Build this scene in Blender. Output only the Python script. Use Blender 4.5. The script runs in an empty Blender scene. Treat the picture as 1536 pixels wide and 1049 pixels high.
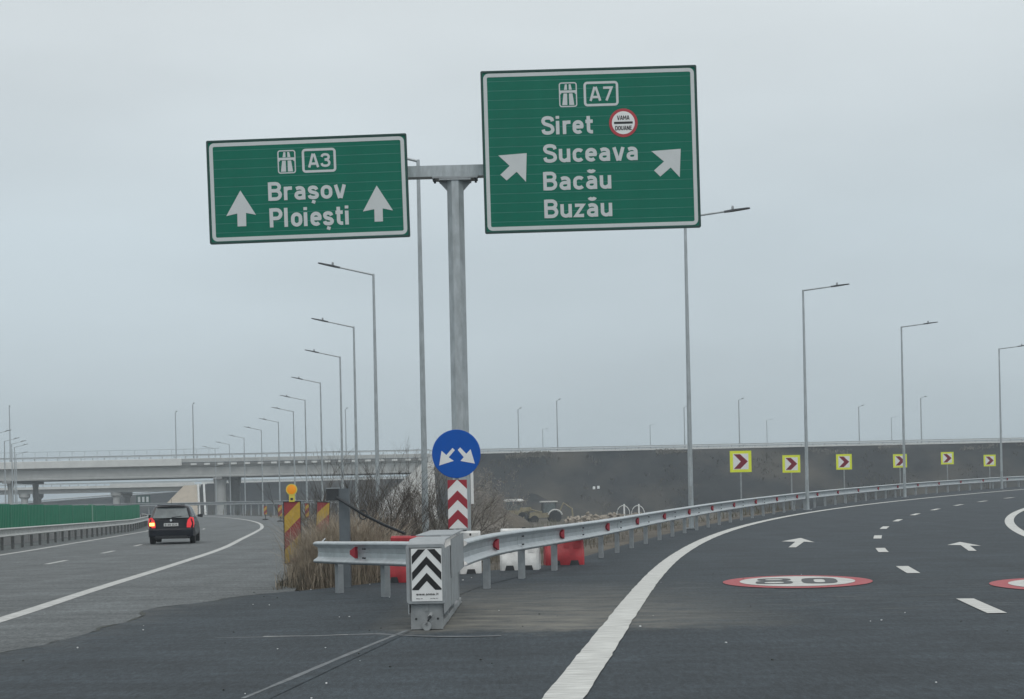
import bpy, math, random
import numpy as np
from mathutils import Vector, Matrix

random.seed(7)
rng = np.random.default_rng(7)
S = bpy.context.scene
COL = S.collection

# ------------------------------------------------------------------ camera
EYE = 1.30                      # metres above the road
ROLL = math.radians(1.2)        # the phone was held slightly tilted
FPX, CX, CY = 2200.0, 768.0, 740.0
cam = bpy.data.cameras.new('camera')
cam.sensor_fit = 'HORIZONTAL'
cam.sensor_width = 36.0
cam.lens = FPX / 1536 * 36
cam.shift_y = (CY - 524.5) / 1536
cam.clip_start, cam.clip_end = 0.1, 6000
cam_o = bpy.data.objects.new('camera', cam)
COL.objects.link(cam_o)
cr, sr = math.cos(ROLL), math.sin(ROLL)
cam_o.matrix_world = Matrix(((cr, sr, 0, 0), (0, 0, -1, 0), (-sr, cr, 0, EYE), (0, 0, 0, 1)))
S.camera = cam_o

# ------------------------------------------------------------------ world, sun, exposure
SUN_EL, SUN_AZ = 48, 160
W = bpy.data.worlds.new('World')
S.world = W
W.use_nodes = True
nt = W.node_tree
nt.nodes.clear()
N, LK = nt.nodes.new, nt.links.new
out = N('ShaderNodeOutputWorld')
sky = N('ShaderNodeTexSky')
sky.sky_type = 'NISHITA'
sky.sun_disc = False
sky.sun_elevation = math.radians(SUN_EL)
sky.sun_rotation = math.radians(SUN_AZ)
sky.dust_density = 5.0
sky.air_density = 1.0
b1 = N('ShaderNodeBackground'); b1.inputs[1].default_value = 0.07
LK(sky.outputs[0], b1.inputs[0])
tc = N('ShaderNodeTexCoord')
sep = N('ShaderNodeSeparateXYZ'); LK(tc.outputs['Generated'], sep.inputs[0])
ramp = N('ShaderNodeValToRGB')
cr_ = ramp.color_ramp
cr_.elements[0].position = 0.0; cr_.elements[0].color = (0.405, 0.482, 0.520, 1)
cr_.elements[1].position = 1.0; cr_.elements[1].color = (0.86, 0.87, 0.87, 1)
for p, c in ((0.08, (0.432, 0.498, 0.535)), (0.17, (0.470, 0.538, 0.575)), (0.27, (0.560, 0.615, 0.640)), (0.36, (0.63, 0.675, 0.69)), (0.6, (0.76, 0.78, 0.785))):
    e = cr_.elements.new(p); e.color = (*c, 1)
LK(sep.outputs[2], ramp.inputs[0])
mp = N('ShaderNodeMapping'); mp.inputs['Scale'].default_value = (1.2, 1.2, 4.0)
LK(tc.outputs['Generated'], mp.inputs[0])
nz = N('ShaderNodeTexNoise'); nz.inputs['Scale'].default_value = 1.6; nz.inputs['Detail'].default_value = 4
LK(mp.outputs[0], nz.inputs['Vector'])
mr = N('ShaderNodeMapRange'); mr.inputs[1].default_value = 0.3; mr.inputs[2].default_value = 0.7
mr.inputs[3].default_value = 0.90; mr.inputs[4].default_value = 1.10
LK(nz.outputs[0], mr.inputs[0])
mul = N('ShaderNodeVectorMath'); mul.operation = 'SCALE'
LK(ramp.outputs[0], mul.inputs[0]); LK(mr.outputs[0], mul.inputs['Scale'])
b2 = N('ShaderNodeBackground'); b2.inputs[1].default_value = 1.16
LK(mul.outputs[0], b2.inputs[0])
mx = N('ShaderNodeMixShader'); mx.inputs[0].default_value = 0.92
LK(b1.outputs[0], mx.inputs[1]); LK(b2.outputs[0], mx.inputs[2]); LK(mx.outputs[0], out.inputs[0])

sun = bpy.data.lights.new('sun', 'SUN')
sun.energy = 0.5
sun.angle = math.radians(25)
sun.color = (1.0, 0.96, 0.9)
sun_o = bpy.data.objects.new('sun', sun)
COL.objects.link(sun_o)
az, el = math.radians(SUN_AZ), math.radians(SUN_EL)
sd = Vector((math.sin(az) * math.cos(el), math.cos(az) * math.cos(el), math.sin(el)))
sun_o.rotation_euler = sd.to_track_quat('Z', 'Y').to_euler()
sun_o.location = (0, -20, 60)

S.view_settings.view_transform = 'Standard'
S.view_settings.look = 'None'
S.view_settings.exposure = 0.10
S.view_settings.gamma = 1.0
S.view_settings.use_curve_mapping = False
S.cycles.max_bounces = 5
S.cycles.volume_bounces = 0
S.cycles.diffuse_bounces = 3

# ------------------------------------------------------------------ measuring helpers
def ray(px, py):
    a, b = (px - CX) / FPX, (CY - py) / FPX
    return a * cr + b * sr, -a * sr + b * cr

def at(px, py, Y):
    """World point seen at a photograph pixel at the distance Y."""
    dx, dz = ray(px, py)
    return Vector((dx * Y, Y, EYE + dz * Y))

def sm(t):
    t = np.clip(t, 0, 1)
    return t * t * (3 - 2 * t)

def zl(Y):
    Y = np.asarray(Y, float)
    return -.0075 * (np.clip(Y, 12, 92) - 12) + .45 * sm((Y - 108) / 45)

def zr(Y):
    Y = np.asarray(Y, float)
    return .87 * (np.clip(Y - 30, 0, 85) / 66) ** 1.5

# ------------------------------------------------------------------ curves
def resample(P, step=1.0):
    P = np.asarray(P, float)
    d = np.r_[0, np.cumsum(np.hypot(*np.diff(P, axis=0).T))]
    n = max(2, int(round(d[-1] / step)) + 1)
    t = np.linspace(0, d[-1], n)
    return np.c_[np.interp(t, d, P[:, 0]), np.interp(t, d, P[:, 1])]

def spline(P, step=1.0):
    """Centripetal-like Catmull-Rom through the points, then equal steps."""
    P = [np.array(p, float) for p in P]
    P = [2 * P[0] - P[1]] + P + [2 * P[-1] - P[-2]]
    o = []
    for i in range(1, len(P) - 2):
        a, b, c, d = P[i - 1:i + 3]
        for t in np.linspace(0, 1, 24, endpoint=False):
            h1 = (c - a) / (np.linalg.norm(c - a) + 1e-9) * np.linalg.norm(c - b)
            h2 = (d - b) / (np.linalg.norm(d - b) + 1e-9) * np.linalg.norm(c - b)
            t2, t3 = t * t, t * t * t
            o.append((2 * t3 - 3 * t2 + 1) * b + (t3 - 2 * t2 + t) * h1 + (-2 * t3 + 3 * t2) * c + (t3 - t2) * h2)
    o.append(P[-2])
    R = resample(o, step)
    for _ in range(4):
        R[1:-1] = .25 * R[:-2] + .5 * R[1:-1] + .25 * R[2:]
    return R

def fit(P, deg, y0, y1, back=30, ahead=60, radius=90.0):
    P = np.asarray(P, float)
    c = np.polyfit(P[:, 1], P[:, 0], deg)
    y = np.linspace(y0, y1, 200)
    Q = np.c_[np.polyval(c, y), y]
    t0 = Q[0] - Q[1]; t0 /= np.linalg.norm(t0)
    B = [Q[0] + t0 * s for s in np.arange(back, 0, -1.0)]
    t = Q[-1] - Q[-2]; a = math.atan2(t[0], t[1]); p = Q[-1].copy(); A = []
    for s in range(int(ahead)):
        a = min(a + 1.0 / radius, math.radians(100)); p = p + np.array((math.sin(a), math.cos(a))); A.append(p.copy())
    return resample(np.vstack((B, Q, A)), 1.0)

def normals(P):
    T = np.gradient(P, axis=0)
    T /= np.linalg.norm(T, axis=1)[:, None]
    return np.c_[T[:, 1], -T[:, 0]]          # to the right of travel

def offset(P, d):
    return P + normals(P) * (d[:, None] if isinstance(d, np.ndarray) else d)

def arclen(P):
    return np.r_[0, np.cumsum(np.hypot(*np.diff(P, axis=0).T))]

EDGE = fit([(0.35, 9.22), (0.66, 12.06), (1.08, 15.18), (1.69, 19.32), (2.33, 23.66), (3.08, 28.0), (4.4, 34.9), (6.1, 41.6),
            (8.2, 49.06), (11.43, 58.5), (15.5, 66.8), (20.5, 76.1), (26.1, 85.1), (33.0, 94.8)], 4, 9, 95)
DASH = fit([(4.94, 15.6), (6.03, 22.46), (7.39, 29.44), (9.01, 36.22), (10.77, 42.46), (12.74, 48.5), (14.93, 54.42), (17.3, 60.0),
            (19.94, 65.64), (22.6, 70.5), (25.6, 75.9)], 3, 14, 76)
INNER = offset(DASH, 3.5)
RAIL = spline([(-.62, 17.3), (-.28, 20.2), (.7, 24.1), (1.55, 27.5), (2.72, 32.8), (3.65, 36.6), (5.3, 42.7), (7.5, 49.9), (10.2, 57.5),
               (13.4, 65.5), (17.6, 74.5), (22.9, 84.5), (28.3, 93), (34, 100.5), (42, 108.5), (52, 116), (65, 122.5), (80, 126)], .5)
RAILX = np.vstack((np.c_[np.linspace(-2.6, -.7, 30), np.linspace(-20, 16.9, 30)], RAIL))
LEFT = spline([(-3.9, -20), (-5.0, 5), (-5.9, 16.8), (-6.5, 22), (-7.5, 31.5), (-9.2, 46.4), (-11.05, 59.4), (-14.0, 80), (-17.0, 99.5),
               (-20.3, 116), (-24.1, 128), (-29.2, 138), (-37, 145), (-50, 150), (-66, 152), (-95, 152)], 1.0)

def Xat(P, Y):
    k = np.argmax(P[:, 1]); 
    return np.interp(Y, P[:k + 1, 1], P[:k + 1, 0])

def G(X, Y):
    """Height of the paved ground."""
    X, Y = np.asarray(X, float), np.asarray(Y, float)
    a = Xat(LEFT, Y) + 3.0
    b = Xat(RAILX, Y) - 0.3
    w = sm((X - a) / np.maximum(b - a, 1.0))
    return zl(Y) * (1 - w) + zr(Y) * w

def dist_poly(X, Y, P):
    d = np.full(X.shape, 1e9)
    for p in P[::2]:
        np.minimum(d, (X - p[0]) ** 2 + (Y - p[1]) ** 2, out=d)
    return np.sqrt(d)

def paved_dist(X, Y):
    """Distance outside the two carriageways (negative inside)."""
    dl = dist_poly(X, Y, offset(LEFT, -3.0)) - 6.6
    mid = .5 * (resample(RAILX, 1.0)[:160] + 0)
    dr = np.minimum(dist_poly(X, Y, offset(EDGE, 2.0)) - 4.2, dist_poly(X, Y, INNER) - 5.0)
    inx = np.where((X > Xat(RAILX, np.minimum(Y, 120)) - .9) & (X < 14) & (Y < 60), -1.0, 1e9)
    gore = np.where((Y < 21.4 + .9 * np.clip(X + 4, 0, 8)) & (X > -8) & (X < 4), -1.0, 1e9)
    gd = np.maximum(np.maximum(Y - (21.4 + .9 * np.clip(X + 4, 0, 8)), -8 - X), X - 5)
    return np.minimum(np.minimum(dl, dr), np.minimum(inx, gd))

def vnoise(X, Y, s, seed=0):
    r = np.random.default_rng(seed); v = np.zeros_like(X)
    for k in range(6):
        a = r.uniform(0, 2 * math.pi); f = s * r.uniform(.6, 1.8); p = r.uniform(0, 6.28)
        v += np.sin((X * math.cos(a) + Y * math.sin(a)) * f + p)
    return v / 6

def T(X, Y):
    """Height of the natural ground."""
    X, Y = np.asarray(X, float), np.asarray(Y, float)
    d = paved_dist(X, Y)
    zt = -1.1 - 1.4 * sm((Y - 40) / 130) + .22 * vnoise(X, Y, .35, 1) + .10 * vnoise(X, Y, 1.1, 2) * (Y < 200)
    w = sm((d - .3) / 7.0)
    return (G(X, Y) - .07) * (1 - w) + zt * w - .02

def g1(x, y):
    return float(G(np.array([x]), np.array([y]))[0])

def t1(x, y):
    return float(T(np.array([x]), np.array([y]))[0])

def onroad(px, py):
    dx, dz = ray(px, py)
    Y = np.arange(2, 200, .02)
    k = np.argmax(EYE + dz * Y < G(dx * Y, Y))
    return np.array((dx * Y[k], Y[k]))

# ------------------------------------------------------------------ materials
def mat(name, col, rough=.6, metal=0.0, var=0.12, vscale=6.0, bump=0.0, bscale=60.0, emit=None, spec=None, stretch=None):
    m = bpy.data.materials.new(name)
    m.use_nodes = True
    t = m.node_tree
    p = t.nodes['Principled BSDF']
    p.inputs['Roughness'].default_value = rough
    p.inputs['Metallic'].default_value = metal
    if spec is not None:
        p.inputs['Specular IOR Level'].default_value = spec
    co = t.nodes.new('ShaderNodeTexCoord')
    vec = co.outputs['Object']
    if stretch:
        mpn = t.nodes.new('ShaderNodeMapping'); mpn.inputs['Scale'].default_value = stretch
        t.links.new(vec, mpn.inputs[0]); vec = mpn.outputs[0]
    n = t.nodes.new('ShaderNodeTexNoise')
    n.inputs['Scale'].default_value = vscale; n.inputs['Detail'].default_value = 6; n.inputs['Roughness'].default_value = .65
    t.links.new(vec, n.inputs['Vector'])
    r = t.nodes.new('ShaderNodeMapRange')
    r.inputs[1].default_value = .3; r.inputs[2].default_value = .7
    r.inputs[3].default_value = 1 - var; r.inputs[4].default_value = 1 + var
    t.links.new(n.outputs[0], r.inputs[0])
    s = t.nodes.new('ShaderNodeVectorMath'); s.operation = 'SCALE'
    s.inputs[0].default_value = col[:3]
    t.links.new(r.outputs[0], s.inputs['Scale'])
    t.links.new(s.outputs[0], p.inputs['Base Color'])
    if bump:
        n2 = t.nodes.new('ShaderNodeTexNoise'); n2.inputs['Scale'].default_value = bscale; n2.inputs['Detail'].default_value = 4
        t.links.new(vec, n2.inputs['Vector'])
        b = t.nodes.new('ShaderNodeBump'); b.inputs['Strength'].default_value = bump; b.inputs['Distance'].default_value = .02
        t.links.new(n2.outputs[0], b.inputs['Height']); t.links.new(b.outputs[0], p.inputs['Normal'])
    if emit:
        p.inputs['Emission Color'].default_value = (*emit[0], 1)
        p.inputs['Emission Strength'].default_value = emit[1]
    return m

def asphalt(name, col, light, dust=False):
    m = bpy.data.materials.new(name); m.use_nodes = True
    t = m.node_tree; p = t.nodes['Principled BSDF']
    nn, ll = t.nodes.new, t.links.new
    p.inputs['Roughness'].default_value = .82
    p.inputs['Specular IOR Level'].default_value = .35
    co = nn('ShaderNodeTexCoord')
    def noise(scale, det=5, st=None, rough=.6):
        v = co.outputs['Object']
        if st:
            q = nn('ShaderNodeMapping'); q.inputs['Scale'].default_value = st; ll(v, q.inputs[0]); v = q.outputs[0]
        n = nn('ShaderNodeTexNoise'); n.inputs['Scale'].default_value = scale; n.inputs['Detail'].default_value = det
        n.inputs['Roughness'].default_value = rough; ll(v, n.inputs['Vector']); return n.outputs[0]
    def rng_(v, a, b, c, d):
        r = nn('ShaderNodeMapRange'); r.inputs[1].default_value = a; r.inputs[2].default_value = b
        r.inputs[3].default_value = c; r.inputs[4].default_value = d; ll(v, r.inputs[0]); return r.outputs[0]
    def math_(op, a, b):
        r = nn('ShaderNodeMath'); r.operation = op
        for i, v in enumerate((a, b)):
            if isinstance(v, (int, float)): r.inputs[i].default_value = v
            else: ll(v, r.inputs[i])
        return r.outputs[0]
    def mix(f, a, b):
        r = nn('ShaderNodeMix'); r.data_type = 'RGBA'
        ll(f, r.inputs[0])
        for i, v in ((6, a), (7, b)):
            if isinstance(v, tuple): r.inputs[i].default_value = (*v, 1)
            else: ll(v, r.inputs[i])
        return r.outputs[2]
    grain = math_('MULTIPLY', rng_(noise(70, 3, None, .8), .36, .64, .6, 1.4), rng_(noise(22, 4, None, .85), .38, .62, .78, 1.22))
    blot = rng_(noise(.7, 6, None, .7), .38, .62, .86, 1.14)
    streak = rng_(noise(1.0, 4, (.5, 3.0, 1), .7), .40, .62, .86, 1.15)
    mott = rng_(noise(1.0, 5, (24, 5, 1), .8), .40, .60, .74, 1.26)
    track = rng_(noise(1.0, 3, (1.5, .05, 1), .5), .35, .65, .93, 1.07)
    k = math_('MULTIPLY', math_('MULTIPLY', math_('MULTIPLY', grain, blot), math_('MULTIPLY', streak, track)), mott)
    sc = nn('ShaderNodeVectorMath'); sc.operation = 'SCALE'; sc.inputs[0].default_value = col; ll(k, sc.inputs['Scale'])
    c = sc.outputs[0]
    # pale stone chips in the surface
    chip = rng_(noise(120, 2, None, .5), .68, .74, 0, .5)
    c = mix(chip, c, light)
    if dust:
        # dry soil tracked over the new asphalt round the barrier end
        s = nn('ShaderNodeSeparateXYZ'); ll(co.outputs['Object'], s.inputs[0])
        x, y = s.outputs[0], s.outputs[1]
        m1 = math_('MULTIPLY', rng_(x, -1.5, -.7, 0, 1), rng_(x, .6, 3.0, 1, 0))
        wob = rng_(noise(1.3, 5, None, .75), .3, .7, -.45, .45)
        yw = math_('ADD', y, wob)
        m2 = math_('MULTIPLY', rng_(yw, 13.5, 14.2, 0, 1), rng_(yw, 15.5, 21.5, 1, 0))
        n = rng_(noise(1.6, 7, (.8, 2.0, 1), .75), .40, .64, 0, 1)
        f = math_('MULTIPLY', math_('MULTIPLY', m1, m2), math_('ADD', math_('MULTIPLY', n, .72), .28))
        c = mix(f, c, (.20, .195, .17))
        # pale scuffs across the lane
        m3 = math_('MULTIPLY', rng_(x, -.5, 1.5, 0, 1), rng_(x, 5.0, 7.0, 1, 0))
        m4 = math_('MULTIPLY', rng_(y, 14.0, 15.5, 0, 1), rng_(y, 20.0, 23.5, 1, 0))
        n = rng_(noise(1.0, 5, (1.1, 7.5, 1), .7), .56, .72, 0, .5)
        c = mix(math_('MULTIPLY', math_('MULTIPLY', m3, m4), n), c, (.24, .24, .22))
        # brown dust hem along the seam to the old road
        m5 = math_('MULTIPLY', rng_(x, -4.5, -3.6, 1, 0), rng_(y, 10, 16, .1, .5))
        c = mix(math_('MULTIPLY', m5, rng_(noise(2.2, 5), .4, .65, 0, .8)), c, (.13, .125, .115))
    ll(c, p.inputs['Base Color'])
    b = nn('ShaderNodeBump'); b.inputs['Strength'].default_value = .35; b.inputs['Distance'].default_value = .01
    ll(noise(90, 3, None, .8), b.inputs['Height']); ll(b.outputs[0], p.inputs['Normal'])
    return m

M = {}
M['new'] = asphalt('new_asphalt', (.033, .044, .053), (.15, .165, .175), dust=True)
M['old'] = asphalt('old_asphalt', (.108, .120, .124), (.20, .205, .21))
M['line'] = mat('road_paint_white', (.53, .54, .52), .7, 0, .40, 3.0, .3, 70, stretch=(1.0, 9, 1))
M['line_old'] = mat('road_paint_worn', (.45, .46, .45), .75, 0, .28, 7, .3, 60)
M['line_red'] = mat('road_paint_red', (.36, .075, .085), .7, 0, .12, 9, .2, 60)
M['seam'] = mat('joint_seal', (.14, .155, .165), .8, 0, .35, 6)
M['galv'] = mat('galvanised_steel', (.47, .51, .53), .42, .45, .14, 6, .05, 30)
M['galv_dull'] = mat('galvanised_dull', (.33, .355, .37), .55, .35, .16, 5, .08, 40)
M['galv_pole'] = mat('galvanised_pole', (.40, .44, .46), .5, .4, .20, 2.2, stretch=(5, 5, 1.5))
M['rail_dull'] = mat('weathered_rail', (.43, .44, .425), .5, .2, .2, 3)
M['post_dull'] = mat('weathered_post', (.12, .125, .125), .65, .1, .2, 5)
M['steel_worn'] = mat('worn_steel', (.34, .36, .37), .55, .4, .22, 5, .1, 25)
M['lamp'] = mat('lamp_grey', (.10, .11, .12), .45, .3, .05)
M['green'] = mat('sign_green', (.003, .150, .098), .55, 0, .07, 2.5, spec=.18)
M['green_lip'] = mat('sign_plank_lip', (.055, .21, .175), .5, 0, .25, 1.2, spec=.2)
M['green_edge'] = mat('sign_green_edge', (.006, .05, .042), .5, 0, .05)
M['sign_white'] = mat('sign_white', (.58, .62, .63), .5, 0, .03)
M['sign_red'] = mat('sign_red', (.42, .035, .05), .5, 0, .04)
M['sign_black'] = mat('sign_black', (.012, .012, .014), .5, 0, .05)
M['white'] = mat('reflective_white', (.78, .80, .80), .5, 0, .05)
M['redfilm'] = mat('reflective_red', (.32, .022, .038), .5, 0, .06)
M['yellowfilm'] = mat('reflective_yellow', (.50, .33, .05), .55, 0, .14, 12)
M['redyel'] = mat('dusty_red_film', (.28, .045, .05), .6, 0, .18, 12)
M['maroon'] = mat('sign_maroon', (.20, .014, .032), .5, 0, .06)
M['fluo'] = mat('fluorescent_yellow', (.76, .84, .06), .5, 0, .04)
M['blue'] = mat('sign_blue', (.006, .095, .44), .5, 0, .04, spec=.2)
M['plastic_red'] = mat('red_plastic', (.40, .032, .042), .5, 0, .24, 4, .4, 6)
M['plastic_white'] = mat('white_plastic', (.72, .73, .72), .5, 0, .24, 4, .5, 6)
M['rubber'] = mat('black_rubber', (.02, .02, .02), .8, 0, .2)
M['darkbox'] = mat('dark_steel', (.05, .055, .06), .6, .3, .2)
M['slate'] = mat('slate_steel', (.13, .15, .165), .55, .35, .15)
M['amber'] = mat('amber_lens', (.80, .30, .015), .25, 0, .04, emit=((1.0, .38, .02), .12))
M['yellow'] = mat('yellow_plastic', (.72, .62, .10), .5, 0, .08)
M['concrete'] = mat('concrete', (.43, .445, .44), .85, 0, .10, 1.2, .15, 20)
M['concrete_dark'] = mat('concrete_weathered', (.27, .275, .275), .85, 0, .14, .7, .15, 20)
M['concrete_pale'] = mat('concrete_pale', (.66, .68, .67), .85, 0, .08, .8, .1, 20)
M['tan_slabs'] = mat('tan_slope_paving', (.40, .35, .28), .9, 0, .12, .8, .2, 6)
M['pale_slabs'] = mat('pale_slope_paving', (.44, .445, .43), .9, 0, .14, .4)
M['barrier_green'] = mat('barrier_green', (.010, .195, .105), .5, .1, .14, .8, stretch=(3, 3, 1))
M['barrier_post'] = mat('barrier_post_green', (.014, .20, .11), .5, .1, .1)
M['pale_green'] = mat('pale_green_paint', (.16, .33, .24), .5, 0, .1)
M['paint_black'] = mat('car_paint_black', (.005, .006, .012), .25, 0, .1, spec=.35)
M['glass_dark'] = mat('car_glass', (.12, .145, .15), .08, 0, .35, 2.2, spec=.9)  # base colour lightened to stand in for sky mirrored and seen through panes
M['trim'] = mat('car_trim', (.015, .016, .02), .5, 0, .1)
M['tail'] = mat('tail_lamp_red', (.55, .03, .04), .3, 0, .05, emit=((1, .05, .06), .38))
M['indicator'] = mat('lit_indicator', (1.0, .45, .1), .3, 0, .02, emit=((1, .42, .08), 5.0))
M['plate'] = mat('number_plate_white', (.62, .63, .63), .5, 0, .03)
M['chrome'] = mat('bright_metal', (.75, .76, .77), .2, .9, .02)
M['rim'] = mat('wheel_rim', (.35, .36, .37), .35, .7, .05)
M['machine'] = mat('machine_yellow', (.27, .235, .15), .7, 0, .25, 3)
M['machine_white'] = mat('machine_white', (.62, .62, .6), .5, 0, .1)
M['twig'] = mat('bare_twigs', (.068, .058, .050), .9, 0, .2, 3)
M['twig_pale'] = mat('pale_dry_stems', (.24, .215, .18), .9, 0, .25, 3)
M['seed'] = mat('dry_seed_heads', (.235, .22, .20), .95, 0, .3, 2)
M['drygrass'] = mat('dry_grass', (.35, .30, .235), .9, 0, .45, 5)
M['verge'] = mat('verge_grass', (.125, .112, .085), .9, 0, .4, 1.2)
M['crest'] = mat('crest_weeds', (.19, .18, .155), .95, 0, .35, 1)
M['scrub'] = mat('slope_scrub', (.075, .068, .054), .95, 0, .5, .6)
M['weeds'] = mat('dull_weeds', (.12, .115, .075), .9, 0, .3, 1.5)
M['heap'] = mat('asphalt_crumbs', (.05, .055, .05), .95, 0, .3, 8, .6, 12)
M['rubble'] = mat('broken_concrete', (.34, .30, .25), .9, 0, .3, .8, .3, 4)

def ground_mat():
    m = bpy.data.materials.new('bare_soil'); m.use_nodes = True
    t = m.node_tree; p = t.nodes['Principled BSDF']; p.inputs['Roughness'].default_value = .95
    nn, ll = t.nodes.new, t.links.new
    co = nn('ShaderNodeTexCoord')
    n1 = nn('ShaderNodeTexNoise'); n1.inputs['Scale'].default_value = .22; n1.inputs['Detail'].default_value = 8; n1.inputs['Roughness'].default_value = .7
    ll(co.outputs['Object'], n1.inputs['Vector'])
    r = nn('ShaderNodeValToRGB'); e = r.color_ramp.elements
    e[0].position = .36; e[0].color = (.055, .05, .042, 1); e[1].position = .68; e[1].color = (.15, .128, .10, 1)
    k = e.new(.5); k.color = (.088, .078, .062, 1)
    ll(n1.outputs[0], r.inputs[0]); ll(r.outputs[0], p.inputs['Base Color'])
    n2 = nn('ShaderNodeTexNoise'); n2.inputs['Scale'].default_value = 3; n2.inputs['Detail'].default_value = 6
    ll(co.outputs['Object'], n2.inputs['Vector'])
    b = nn('ShaderNodeBump'); b.inputs['Strength'].default_value = .7; b.inputs['Distance'].default_value = .15
    ll(n2.outputs[0], b.inputs['Height']); ll(b.outputs[0], p.inputs['Normal'])
    return m
M['soil'] = ground_mat()

def slope_mat():
    m = bpy.data.materials.new('embankment_soil'); m.use_nodes = True
    t = m.node_tree; p = t.nodes['Principled BSDF']; p.inputs['Roughness'].default_value = .95
    nn, ll = t.nodes.new, t.links.new
    co = nn('ShaderNodeTexCoord')
    mp = nn('ShaderNodeMapping'); mp.inputs['Scale'].default_value = (.8, .5, .9); ll(co.outputs['Object'], mp.inputs[0])
    n1 = nn('ShaderNodeTexNoise'); n1.inputs['Scale'].default_value = .45; n1.inputs['Detail'].default_value = 10; n1.inputs['Roughness'].default_value = .8
    ll(mp.outputs[0], n1.inputs['Vector'])
    r = nn('ShaderNodeValToRGB'); e = r.color_ramp.elements
    e[0].position = .38; e[0].color = (.007, .010, .013, 1); e[1].position = .62; e[1].color = (.026, .029, .030, 1)
    ll(n1.outputs[0], r.inputs[0])
    n3 = nn('ShaderNodeTexNoise'); n3.inputs['Scale'].default_value = .09; n3.inputs['Detail'].default_value = 6; ll(co.outputs['Object'], n3.inputs['Vector'])
    q = nn('ShaderNodeMapRange'); q.inputs[1].default_value = .44; q.inputs[2].default_value = .66; q.inputs[4].default_value = .9; ll(n3.outputs[0], q.inputs[0])
    mx_ = nn('ShaderNodeMix'); mx_.data_type = 'RGBA'; ll(q.outputs[0], mx_.inputs[0]); ll(r.outputs[0], mx_.inputs[6]); mx_.inputs[7].default_value = (.072, .066, .054, 1)
    ll(mx_.outputs[2], p.inputs['Base Color'])
    return m
M['slope'] = slope_mat()

# ------------------------------------------------------------------ mesh builder
class MB:
    def __init__(s):
        s.v, s.f, s.m = [], [], []
    def add(s, verts, faces, mi=0):
        o = len(s.v); s.v += [tuple(map(float, p)) for p in verts]
        for f in faces:
            s.f.append([i + o for i in f]); s.m.append(mi)
        return s
    def box(s, c, d, rz=0.0, mi=0, mtx=None):
        x, y, z = d[0] / 2, d[1] / 2, d[2] / 2
        pts = [Vector((a * x, b * y, e * z)) for e in (-1, 1) for b in (-1, 1) for a in (-1, 1)]
        R = mtx if mtx is not None else Matrix.Rotation(rz, 3, 'Z')
        pts = [R @ p + Vector(c) for p in pts]
        return s.add(pts, [(0, 2, 3, 1), (4, 5, 7, 6), (0, 1, 5, 4), (2, 6, 7, 3), (0, 4, 6, 2), (1, 3, 7, 5)], mi)
    def tube(s, path, rad, n=8, mi=0, cap=True):
        path = [Vector(p) for p in path]
        if not hasattr(rad, '__len__'): rad = [rad] * len(path)
        o = []
        for i, p in enumerate(path):
            t = (path[min(i + 1, len(path) - 1)] - path[max(i - 1, 0)]).normalized()
            a = Vector((0, 0, 1)) if abs(t.z) < .9 else Vector((1, 0, 0))
            u = t.cross(a).normalized(); w = t.cross(u)
            o += [p + (u * math.cos(2 * math.pi * k / n) + w * math.sin(2 * math.pi * k / n)) * rad[i] for k in range(n)]
        F = []
        for i in range(len(path) - 1):
            for k in range(n):
                a, b = i * n + k, i * n + (k + 1) % n
                F.append((a, b, b + n, a + n))
        if cap:
            F.append(tuple(range(n))); F.append(tuple(range(len(o) - 1, len(o) - 1 - n, -1)))
        return s.add(o, F, mi)
    def lathe(s, prof, n=16, c=(0, 0, 0), axis='Z', mi=0):
        o = []
        for r, h in prof:
            for k in range(n):
                a = 2 * math.pi * k / n
                p = (r * math.cos(a), r * math.sin(a), h)
                if axis == 'Y': p = (p[0], p[2], p[1])
                if axis == 'X': p = (p[2], p[0], p[1])
                o.append((p[0] + c[0], p[1] + c[1], p[2] + c[2]))
        F = []
        for i in range(len(prof) - 1):
            for k in range(n):
                a, b = i * n + k, i * n + (k + 1) % n
                F.append((a, b, b + n, a + n))
        F.append(tuple(range(n))); F.append(tuple(range(len(o) - 1, len(o) - 1 - n, -1)))
        return s.add(o, F, mi)
    def prism(s, poly, a, b, plane='XZ', mi=0, sides=True):
        """A polygon in a plane, extruded from a to b across it."""
        def P(u, v, w):
            return {'XZ': (u, w, v), 'XY': (u, v, w), 'YZ': (w, u, v)}[plane]
        n = len(poly)
        o = [P(u, v, a) for u, v in poly] + [P(u, v, b) for u, v in poly]
        F = [tuple(range(n)), tuple(range(2 * n - 1, n - 1, -1))]
        if sides:
            F += [(i, (i + 1) % n, n + (i + 1) % n, n + i) for i in range(n)]
        return s.add(o, F, mi)
    def loft(s, rings, closed=True, cap=True, mi=0):
        n = len(rings[0]); o = [p for r in rings for p in r]; F = []
        for i in range(len(rings) - 1):
            for k in range(n if closed else n - 1):
                a, b = i * n + k, i * n + (k + 1) % n
                F.append((a, b, b + n, a + n))
        if cap and closed:
            F.append(tuple(range(n))); F.append(tuple(range(len(o) - 1, len(o) - 1 - n, -1)))
        return s.add(o, F, mi)
    def build(s, name, mats, parent=None, smooth=None, kind=None, loc=None):
        me = bpy.data.meshes.new(name)
        me.from_pydata(s.v, [], s.f)
        if not isinstance(mats, (list, tuple)): mats = [mats]
        for m in mats: me.materials.append(m)
        if len(mats) > 1: me.polygons.foreach_set('material_index', s.m)
        if smooth is not None:
            me.polygons.foreach_set('use_smooth', [True] * len(me.polygons))
            me.set_sharp_from_angle(angle=math.radians(smooth))
        me.update()
        o = bpy.data.objects.new(name, me)
        COL.objects.link(o)
        if parent: o.parent = parent
        if loc is not None: o.location = loc
        if kind: o['kind'] = kind
        return o

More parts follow.
